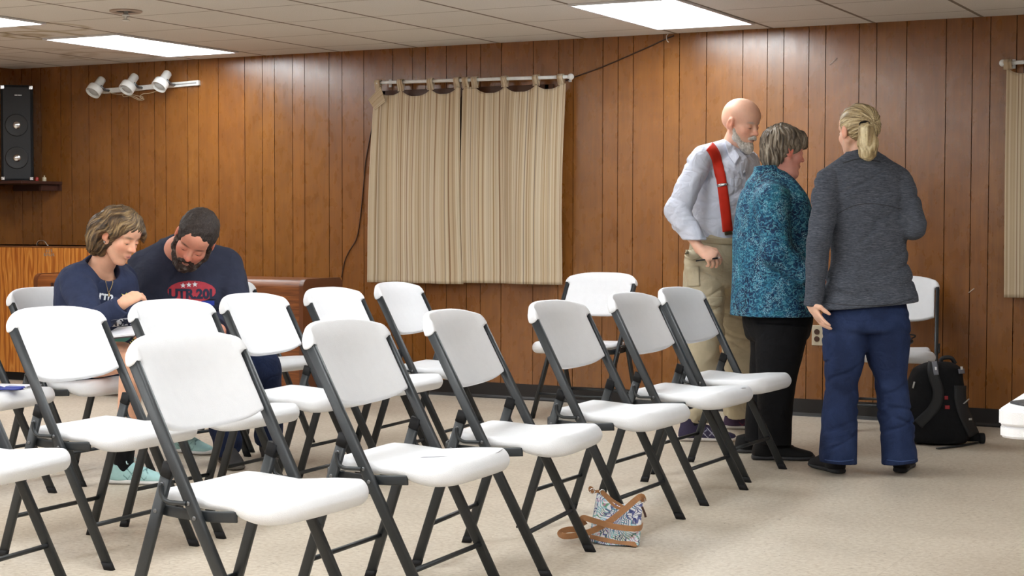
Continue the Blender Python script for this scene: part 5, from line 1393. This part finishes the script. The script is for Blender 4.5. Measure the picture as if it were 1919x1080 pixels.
V = Vol(lo, hi, .0045); humanoid(V, J, 1.12); V.chain([H.p(-.02, 0, -.03), J['neck']+UZ*.01], [.058, .066], .03); H.carve(V, nose=1.1)
hand(V, J['wrR'], am(360, 652, 7.3)-J['wrR'], UZ, HF, (.4, .5, .3), 1.05); hand(V, J['wrL'], am(355, 652, 7.35)-J['wrL'], UZ, HF, (.4, .5, .3), 1.05)
V.build('body', M['skin'], PM, H.color(srgb(224, 156, 132)[:3], lips=(.5, .26, .22), brow=(.08, .05, .04), flush=.7))
H.eyes(PM)
V = Vol(J['pelvis']+np.array([-.45, -.55, -.10]), am(350, 440)+np.array([.45, .45, .05]), .005)
dn = both(folds(.006, (7, 7, 8), 71), crease(.012, HR*.9+UZ*.5, 11, 4, 72), crease(.010, HR*.9-UZ*.6, 12, 4, 77))
V.loft([(am(333, 452, 7.84), .074, .074), (am(336, 462, 7.84), .105, .09), (am(344, 480, 7.84), .20, .12), (am(348, 505, 7.82), .235, .14), (am(348, 560, 7.80), .235, .16), (am(344, 620, 7.88), .225, .18), (am(342, 690, 8.03), .215, .19)], LB, .03, 2.3, disp=dn)
V.chain([am(334, 472, 7.83), am(276, 500, 7.86)], [.085, .082], .03); V.chain([am(342, 476, 7.83), am(420, 496, 7.92)], [.085, .082], .03)
dsl = both(crease(.012, HR+UZ*.3, 14, 5, 73), folds(.006, (11, 11, 11), 74))
V.chain([J['shR'], lerp(J['shR'], J['elR'], 1.12)], [.086, .082], .014, cut=True, disp=dsl); V.chain([J['shL'], J['elL'], lerp(J['elL'], J['wrL'], .6)], [.084, .072, .060], .02, cut=True, disp=dsl)
V.cone(am(333, 470, 7.82), H.p(-.035, 0, -.01), .066, .076, .006, op='sub')
tm = V.build('t_shirt', cloth_mat('navy_tee', srgb(43, 47, 64), .1, .88), PM); bt = bvh_of(tm)
dv = HF; ax_ = HR; og = am(359, 545, 7.5)
print_on('chest_print', bt, grid_disc(0, -.004, .108, .048, n=26), og, ax_, UZ, 'view', M['ink_red'], tm)
print_on('chest_print', bt, A2(star(-.038, .022, .013), star(-.012, .025, .013), star(.015, .027, .013)), og, ax_, UZ, 'view', M['ink_white'], tm, .004)
print_on('chest_print', bt, text_polys('UTR.20L', .058, .002, -.018, 0, .003), og, ax_, UZ, 'view', M['ink_dark'], tm, .004)
print_on('chest_print', bt, [[(-.09+i*.012, -.066-.0*i), (-.078+i*.012, -.066), (-.078+i*.012, -.046), (-.09+i*.012, -.046)] for i in range(16)], og, ax_, UZ, 'view', M['ink_blue'], tm, .0018)
print_on('chest_print', bt, text_polys('eB8s', .055, .045, -.085, -.35, .0012), og, ax_, UZ, 'view', M['ink_white'], tm, .0035)
M['darkdenim'] = m_denim('dark_denim', srgb(20, 26, 48), srgb(28, 38, 66), srgb(44, 56, 88))
V = Vol(lo, np.array([hi[0], hi[1], .72]), .005)
V.loft([(am(342, 660, 8.0), .19, .15), (am(344, 700, 8.05), .20, .17)], LB, .03, 2.2, caps=(.03, .03))
dj = both(folds(.007, (7, 7, 7), 75), ridges(.005, (.3, .3, 1), 55, 76))
for q2 in 'RL':
    V.chain([J['hip'+q2], J['kn'+q2], lerp(J['kn'+q2], J['an'+q2], 1.05)], [.100, .078, .070], .02, cut=True, disp=dj)
V.build('jeans', M['darkdenim'], PM)
for q2 in 'RL': sock(PM, J, q2, M['black_fabric'])
for q2 in 'RL':
    shoe(PM, J['heel'+q2][:2], J['toe'+q2][:2], .29, .09, srgb(52, 50, 50), srgb(96, 92, 88), srgb(30, 28, 28))
dh = m_hair('dark_short_hair', [(.3, srgb(26, 20, 18)), (.55, srgb(48, 38, 34)), (.8, srgb(84, 74, 68))], (60, 60, 60), 3, .6)
V = Vol(H.C-.24, H.C+.24, .0035); hd = folds(.0035, (55, 55, 55), 81)
V.ell(H.p(-.016, 0, .046), np.array([.106, .085, .090])*1.08, H.R, .01, disp=hd); V.ell(H.p(-.042, 0, .015), np.array([.074, .078, .066])*1.08, H.R, .02, disp=hd)
V.ell(H.p(.105, 0, -.012), np.array([.075, .085, .078])*1.08, H.R, .008, 'sub')
for y in (-1, 1): V.ell(H.p(.004, y*.095, -.016), np.array([.028, .034, .034])*1.08, H.R, .006, 'sub')
V.plane(H.p(-.02, 0, -.045), H.R@nrm([.2, 0, -1]))
V.build('hair', dh, PM)
db = m_hair('dark_beard', [(.3, srgb(34, 24, 20)), (.55, srgb(64, 50, 44)), (.85, srgb(150, 144, 138))], (26, 26, 26), 2.2, .7)
V = Vol(H.C-.22, H.C+.22, .0035); hd = folds(.0035, (60, 60, 60), 82)
for y in (-1, 1): V.chain([H.p(.006, y*.070, -.010), H.p(.016, y*.062, -.055), H.p(.055, y*.032, -.098)], [.014, .020, .023], .012, disp=hd)
V.ell(H.p(.064, 0, -.100), np.array([.034, .036, .030])*1.08, H.R, .014, disp=hd)
V.chain([H.p(.078, -.028, -.066), H.p(.096, 0, -.043), H.p(.078, .028, -.066)], [.009, .009, .009], .005, disp=hd)
V.chain([H.p(.076, -.028, -.066), H.p(.074, -.02, -.09)], [.009, .012], .006); V.chain([H.p(.076, .028, -.066), H.p(.074, .02, -.09)], [.009, .012], .006)
V.ell(H.p(.104, 0, -.064), (.020, .019, .007), H.R, .004, 'sub')
V.build('beard', db, PM)
# ================================================================== handbag by the front row
def m_floral():
    a = NT('floral_canvas'); v = a.coord()
    n = a.n('ShaderNodeTexNoise'); n.inputs['Scale'].default_value = 14; n.inputs['Detail'].default_value = 1.5; a.l(v, n.inputs[0])
    mx = a.n('ShaderNodeMixRGB'); mx.blend_type = 'ADD'; mx.inputs[0].default_value = .12; a.l(v, mx.inputs[1]); a.l(n.outputs['Color'], mx.inputs[2])
    w1 = a.n('ShaderNodeTexWave'); w1.bands_direction = 'DIAGONAL'; w1.inputs['Scale'].default_value = 34; w1.inputs['Distortion'].default_value = 6; w1.inputs['Detail'].default_value = 1; a.l(mx.outputs[0], w1.inputs[0])
    w2 = a.n('ShaderNodeTexWave'); w2.bands_direction = 'X'; w2.inputs['Scale'].default_value = 26; w2.inputs['Distortion'].default_value = 9; w2.inputs['Detail'].default_value = 1; a.l(mx.outputs[0], w2.inputs[0])
    s1 = a.noise(v, 16, 1); s2 = a.noise(a.coord((1.3, 1.3, 1.3), (1, 2, 3)), 13, 1)
    hue = a.ramp(s1, [(.36, srgb(58, 70, 140)), (.46, srgb(70, 150, 170)), (.54, srgb(110, 190, 190)), (.6, srgb(84, 140, 96)), (.66, srgb(186, 120, 150))], 'CONSTANT')
    c = a.mix(a.ramp(w1.outputs['Fac'], [(.60, (0, 0, 0)), (.74, (.9,)*3)]), srgb(226, 228, 232), hue)
    hue2 = a.ramp(s2, [(.4, srgb(44, 54, 110)), (.5, srgb(150, 200, 214)), (.58, srgb(206, 150, 178)), (.64, srgb(52, 90, 70))], 'CONSTANT')
    c = a.mix(a.ramp(w2.outputs['Fac'], [(.74, (0, 0, 0)), (.86, (.85,)*3)]), c, hue2)
    a.bump(a.noise(v, 60, 2), .15, .003)
    return a.set(c, .6, .35)
M['floral'] = m_floral()
pb = onfloor(1152, 1017); dB = float((pb-CAMP)@CF)
ab = lambda x, y, d=0: at(x, y, dB+d)
t = thing('handbag', (pb[0], pb[1], 0), 0, 'small floral canvas handbag with tan leather straps on the floor beneath the front row', 'handbag')
A_ = [ab(1119, 924, .05), ab(1204, 943, -.02), ab(1197, 1028, -.06), ab(1103, 1013, .0)]
zmin = .004
NU, NV = 40, 36; V = []; F = []
for side in (0, 1):
    for j in range(NV+1):
        for i in range(NU+1):
            u, v = i/NU, j/NV
            p = lerp(lerp(A_[0], A_[1], u), lerp(A_[3]+HR*-.0, A_[2], u), v)
            # top edge sags between the corners; belly bulges
            sag = .022*math.sin(math.pi*u)*(1-v)
            w_ = .008+.036*math.sin(math.pi*min(1, max(0, u*.96+.02)))**.6*(v**.6)
            w_ += .004*math.sin(u*14+v*9)*v
            p = p+(-HF if side == 0 else HF)*w_-UZ*sag
            p = p+np.array([0, 0, 0]); p[2] = max(p[2], zmin)
            V.append(p)
n1 = (NU+1)*(NV+1)
for s_ in (0, 1):
    for j in range(NV):
        for i in range(NU):
            q = (s_*n1+j*(NU+1)+i, s_*n1+j*(NU+1)+i+1, s_*n1+(j+1)*(NU+1)+i+1, s_*n1+(j+1)*(NU+1)+i)
            F.append(q if s_ else q[::-1])
for j in range(NV):
    for i in (0, NU):
        q = (j*(NU+1)+i, n1+j*(NU+1)+i, n1+(j+1)*(NU+1)+i, (j+1)*(NU+1)+i); F.append(q if i else q[::-1])
for i in range(NU): F.append((NV*(NU+1)+i, n1+NV*(NU+1)+i, n1+NV*(NU+1)+i+1, NV*(NU+1)+i+1)); F.append((i, i+1, n1+i+1, n1+i))
body = mk('body', V, F, M['floral'], t, True, world=True); bb = bvh_of(body)
patch('leather_base', bb, [ab(x, y, -.1) for x, y in ((1106, 1002), (1128, 1007), (1160, 1014), (1190, 1016), (1194, 1025), (1160, 1021), (1128, 1016), (1106, 1010))], 'view', M['leather'], t, .002, .002)
def strap(name, px, w_, mat, parent, d0=-.06, th=.003):
    C = crv([at(x, y, dB+d) for x, y, d in px], 60); V = []; F = []
    for i, p in enumerate(C):
        tt = nrm(C[min(i+1, 59)]-C[max(i-1, 0)]); a_ = nrm(np.cross(tt, HF)); V += [p+a_*w_/2, p-a_*w_/2]
    for i in range(59): F.append((2*i, 2*i+1, 2*i+3, 2*i+2))
    V = [np.array([v[0], v[1], max(v[2], .003)]) for v in V]
    o = mk(name, V, F, mat, parent, False, world=True); md = o.modifiers.new('s', 'SOLIDIFY'); md.thickness = th; md.offset = 0; return o
strap('shoulder_strap', [(1206, 940, -.03), (1200, 931, -.06), (1172, 954, -.10), (1140, 979, -.11), (1108, 996, -.08), (1078, 1004, -.03), (1056, 1005, .0), (1050, 999, .02), (1064, 993, .03), (1090, 993, .03)], .021, M['leather'], t)
strap('shoulder_strap', [(1204, 985, -.03), (1199, 990, -.09), (1182, 991, -.11), (1150, 987, -.12), (1118, 978, -.10), (1095, 971, -.07), (1091, 975, -.03), (1096, 984, .0)], .020, M['leather'], t)
strap('wrist_strap', [(1112, 918, -.02), (1106, 914, -.02), (1108, 922, -.02), (1128, 922, -.04), (1148, 938, -.05), (1170, 952, -.06), (1155, 951, -.06), (1138, 935, -.05), (1128, 924, -.04)], .010, M['leather'], t)
for x, y in ((1110, 921), (1129, 923), (1204, 938)):
    c = at(x, y, dB-.04); MB().tube([c+HR*.009*math.cos(a_)+UZ*.009*math.sin(a_) for a_ in np.linspace(0, 6.28, 16)], .002, 6).build('metal_ring', M['chrome'], t, True, world=True)
strap('zip_pull', [(1203, 950, -.06), (1208, 962, -.06), (1210, 970, -.06)], .008, M['dark_wood'], t)

# ------------------------------------------------------------------ wheeled backpack against the wall
pk = onfloor(1768, 838); dK = float((pk-CAMP)@CF)+.12
ak = lambda x, y, d=0: at(x, y, dK+d)
t = thing('wheeled_backpack', (pk[0], pk[1], 0), 0, 'large black wheeled backpack with grey logo tabs standing on the floor near the wall', 'backpack')
V = Vol(ak(1768, 760)-np.array([.36, .36, .42]), ak(1768, 760)+np.array([.36, .36, .32]), .005)
V.loft([(ak(1762, 834), .135, .11), (ak(1762, 800), .150, .125), (ak(1758, 760), .140, .125), (ak(1755, 720), .130, .12), (ak(1757, 692), .118, .105), (ak(1762, 678), .085, .08)], HR, .02, 2.8, caps=(.02, .045), disp=folds(.005, (9, 9, 9), 91))
V.loft([(ak(1712, 834, .03), .035, .09), (ak(1712, 760, .03), .05, .10), (ak(1722, 700, .03), .03, .08), (ak(1730, 688, .03), .02, .06)], HR, .02, 2.4, caps=(.02, .03), disp=folds(.004, (9, 9, 9), 92))
V.cone(ak(1800, 800, .0), ak(1828, 822, .02), .05, .035, .02)
V.plane((0, 0, .012), -UZ)
bk = V.build('bag_body', M['black_fabric'], t); bb = bvh_of(bk)
M['web'] = plain('black_webbing', srgb(26, 27, 30), .7)
band('shoulder_strap', bb, [ak(1750, 683, -.5), ak(1748, 700, -.5), ak(1758, 735, -.5), ak(1750, 765, -.5), ak(1722, 795, -.5)], 'view', .052, M['web'], t, thick=.014, off=.006)
band('shoulder_strap', bb, [ak(1793, 683, -.5), ak(1797, 700, -.5), ak(1797, 745, -.5), ak(1806, 780, -.5), ak(1822, 815, -.5)], 'view', .052, M['web'], t, thick=.014, off=.006)
M['grey_tab'] = plain('grey_tab', srgb(112, 114, 124), .5)
band('grey_tab', bb, [ak(1751, 683, -.5), ak(1754, 704, -.5)], 'view', .024, M['grey_tab'], t, thick=.003, n=8, off=.016); band('grey_tab', bb, [ak(1795, 682, -.5), ak(1798, 702, -.5)], 'view', .024, M['grey_tab'], t, thick=.003, n=8, off=.016)
for x, y in ((1753, 694), (1797, 693)): band('emblem', bb, [ak(x, y-2, -.5), ak(x, y+2, -.5)], 'view', .009, M['white_ink'], t, thick=.001, n=4, off=.0185)
band('red_label', bb, [ak(1773, 742, -.5), ak(1773, 749, -.5)], 'view', .018, plain('red_label', srgb(140, 24, 36), .6), t, thick=.002, n=5, off=.004)
band('red_label', bb, [ak(1775, 760, -.5), ak(1775, 767, -.5)], 'view', .024, plain('red_label2', srgb(150, 28, 34), .6), t, thick=.002, n=5, off=.004)
M['reflect'] = plain('reflective_trim', srgb(170, 170, 168), .4)
band('reflector', bb, [ak(1715, 716, -.5), ak(1712, 728, -.5)], 'view', .007, M['reflect'], t, thick=.002, n=5, off=.004)
band('reflector', bb, [ak(1812, 746, -.5), ak(1801, 757, -.5)], 'view', .005, M['reflect'], t, thick=.002, n=5, off=.018)
band('reflector', bb, [ak(1810, 786, -.5), ak(1815, 786, -.5)], 'view', .010, M['reflect'], t, thick=.002, n=5, off=.018)
hp = MB().tube(crv([ak(1762, 682), ak(1766, 672), ak(1782, 671), ak(1790, 682)], 16), .011, 10); hp.build('top_handle', M['web'], t, True, world=True)
for dx in (0, -118):
    wc = onfloor(1832+dx, 836); wc = np.array([wc[0], wc[1]+.10, .028])
    MB().lathe([(.027, -.012), (.028, -.008), (.028, .008), (.027, .012), (.012, .013), (.011, .006), (.001, .006)], tuple(wc), tuple(HR), 24).build('wheel', M['rubber'], t, True, world=True)
    MB().tube([wc, lerp(wc, ak(1800+dx*.85, 805), .6)], .012, 8).build('wheel_housing', M['black'], t, True, world=True)
z_ = lambda x, y: np.array([*onfloor(x, y)[:2], .006])
MB().tube([z_(1832, 832), z_(1800, 838), z_(1757, 843)], .006, 8, flat=(.012, .003)).build('loose_strap', M['web'], t, True, world=True)

# ------------------------------------------------------------------ black bag on the chair by the wall
c = CHAIR['w2']; cx, cy, ca = c.location.x, c.location.y, c.rotation_euler.z
M['nylon'] = plain('black_nylon', srgb(20, 20, 26), .5, .5, var=.3, scale=30)
sc = np.array([cx+.12*math.cos(ca), cy+.12*math.sin(ca), .462])
t = thing('shoulder_bag', tuple(sc), 0, 'flat black bag with loose strap lying on the chair seat by the wall', 'bag')
V = Vol(sc-np.array([.25, .25, .02]), sc+np.array([.25, .25, .25]), .005)
V.ell(sc+np.array([-.04, 0, .035]), (.15, .12, .035), None, .01, disp=folds(.006, (18, 18, 18), 95)); V.plane(sc+np.array([0, 0, .001]), -UZ)
V.build('body', M['nylon'], t)
dW = float((sc-CAMP)@CF)
aq = lambda x, y, d=0: at(x, y, dW+d)
MB().tube(crv([aq(1665, 668), aq(1690, 661), aq(1712, 664), aq(1725, 668), aq(1738, 676, -.0)], 24), .005, 8, flat=(.009, .002)).build('strap', M['web'], t, True, world=True)
MB().tube(crv([aq(1672, 664), aq(1680, 640), aq(1700, 628), aq(1716, 630), aq(1700, 638), aq(1680, 645)], 30), .004, 8).build('handle', M['web'], t, True, world=True)

# ------------------------------------------------------------------ paper and keys on the left chair
c = CHAIR['c0']; loc = np.array([c.location.x, c.location.y, 0]); ca = c.rotation_euler.z
dd = lambda x, y, z: loc+np.array([x*math.cos(ca)-y*math.sin(ca), x*math.sin(ca)+y*math.cos(ca), z])
p = dd(.10, .0, .462); t = thing('paper_sheet', tuple(p), ca+.2, 'white sheet of paper under the blue keys on the leftmost chair seat', 'paper')
V = []; F = []
for i in range(9):
    for j in range(9): V.append(((i/8-.5)*.28, (j/8-.5)*.21, .004+.004*math.sin(i*.7)*math.cos(j*.6)))
for i in range(8):
    for j in range(8): F.append((i*9+j, (i+1)*9+j, (i+1)*9+j+1, i*9+j+1))
o = mk('sheet', V, F, plain('paper_white', srgb(232, 232, 240), .8), t); md = o.modifiers.new('s', 'SOLIDIFY'); md.thickness = .0008
q0 = onfloor(28, 729, .47)
t = thing('key_fob', tuple(q0), .2, 'blue key fob and lanyard on the paper on the leftmost chair seat', 'keys')
M['fob'] = plain('blue_fob', srgb(36, 54, 140), .4)
MB().box((.0, 0, .004), (.075, .036, .014), bev=.005).build('fob', M['fob'], t, True)
MB().tube(crv([(-.04, 0, .0), (-.075, .01, .004), (-.09, -.01, .002), (-.06, -.025, .0), (-.02, -.022, .001), (.02, -.024, .001), (.03, -.01, .003)], 30), .0042, 8).build('lanyard', M['fob'], t, True)
MB().tube([(.045+.008*math.cos(a_), .008*math.sin(a_), .003) for a_ in np.linspace(0, 6.28, 14)], .0015, 6).build('split_ring', M['chrome'], t, True)

# ------------------------------------------------------------------ white folding table, only its corner in frame
zt = .742
ca_ = onfloor(1868, 767, zt)            # near left corner of the top
e1 = onfloor(1919, 735, zt)-ca_; e1 = nrm(e1)                      # left edge direction (away)
n_ = np.cross(e1, UZ); n_ = n_ if n_@HR > 0 else -n_
t = thing('folding_table', tuple(ca_*[1, 1, 0]+e1*.5+n_*.38*1), 0, 'white plastic folding table cut off by the right frame edge', 'table')
W_, L_ = .76, 1.6; cc = ca_+e1*(L_/2-.012)+n_*(W_/2)
an = math.atan2(e1[1], e1[0])
def rounded(W2, L2, r, z0, z1):
    pts = []
    for sx, sy, a0 in ((1, 1, 0), (-1, 1, 90), (-1, -1, 180), (1, -1, 270)):
        for q in range(7): a_ = R_(a0+q*15); pts.append((sx*(L2/2-r)+r*math.cos(a_), sy*(W2/2-r)+r*math.sin(a_)))
    bm = bmesh.new(); vs = [bm.verts.new((x, y, z0)) for x, y in pts]; f = bm.faces.new(vs); ex = bmesh.ops.extrude_face_region(bm, geom=[f])
    bmesh.ops.translate(bm, vec=(0, 0, z1-z0), verts=[g for g in ex['geom'] if isinstance(g, bmesh.types.BMVert)])
    bmesh.ops.bevel(bm, geom=[e for e in bm.edges if abs(e.verts[0].co.z-e.verts[1].co.z) < 1e-5], offset=.004, segments=2, affect='EDGES')
    bmesh.ops.recalc_face_normals(bm, faces=bm.faces); bm.verts.index_update()
    return [v.co[:] for v in bm.verts], [[v.index for v in f.verts] for f in bm.faces]
base = Matrix.Translation(Vector(cc)-Vector(t.location)-Vector((0, 0, 0)))@Matrix.Rotation(an, 4, 'Z')
def tpart(name, V, F, mat, smooth=False):
    V = [base@Vector((v[0], v[1], v[2]-0)) for v in V]; return mk(name, [(v.x, v.y, v.z) for v in V], F, mat, t, smooth)
V, F = rounded(W_, L_, .045, -.035, 0); tpart('table_top', V, F, M['chair_white'])
V, F = rounded(W_-.006, L_-.006, .045, -.062, -.036); tpart('skirt', V, F, M['chair_white'])
for sx in (-1, 1):
    for sy in (-1, 1):
        mb = MB().tube([(sx*(L_/2-.30), sy*(W_/2-.10), -zt), (sx*(L_/2-.30), sy*(W_/2-.10), -.06)], .014, 12); tpart('leg', mb.v, mb.f, M['chair_metal'], True)
    mb = MB().tube([(sx*(L_/2-.30), -(W_/2-.10), -.2), (sx*(L_/2-.30), (W_/2-.10), -.2)], .010, 12); tpart('crossbar', mb.v, mb.f, M['chair_metal'], True)
q0 = onfloor(1893, 757, zt); q1 = onfloor(1919, 753, zt); q2 = onfloor(1919, 762, zt)
t2 = thing('black_folder', (q1[0], q1[1], zt), 0, 'dark grey folder lying on the white table at the right frame edge', 'folder')
d01 = q1-q0; P_ = [q0, q0+d01*3.5+HR*.02, q0+(q2-q0)*3.5]
z0, z1 = .0012, .006
V = [np.array([p[0]-q1[0], p[1]-q1[1], z]) for z in (z0, z1) for p in P_]
mk('cover', V, [(2, 1, 0), (3, 4, 5), (0, 1, 4, 3), (1, 2, 5, 4), (2, 0, 3, 5)], plain('folder_dark', srgb(52, 52, 54), .5), t2, False)
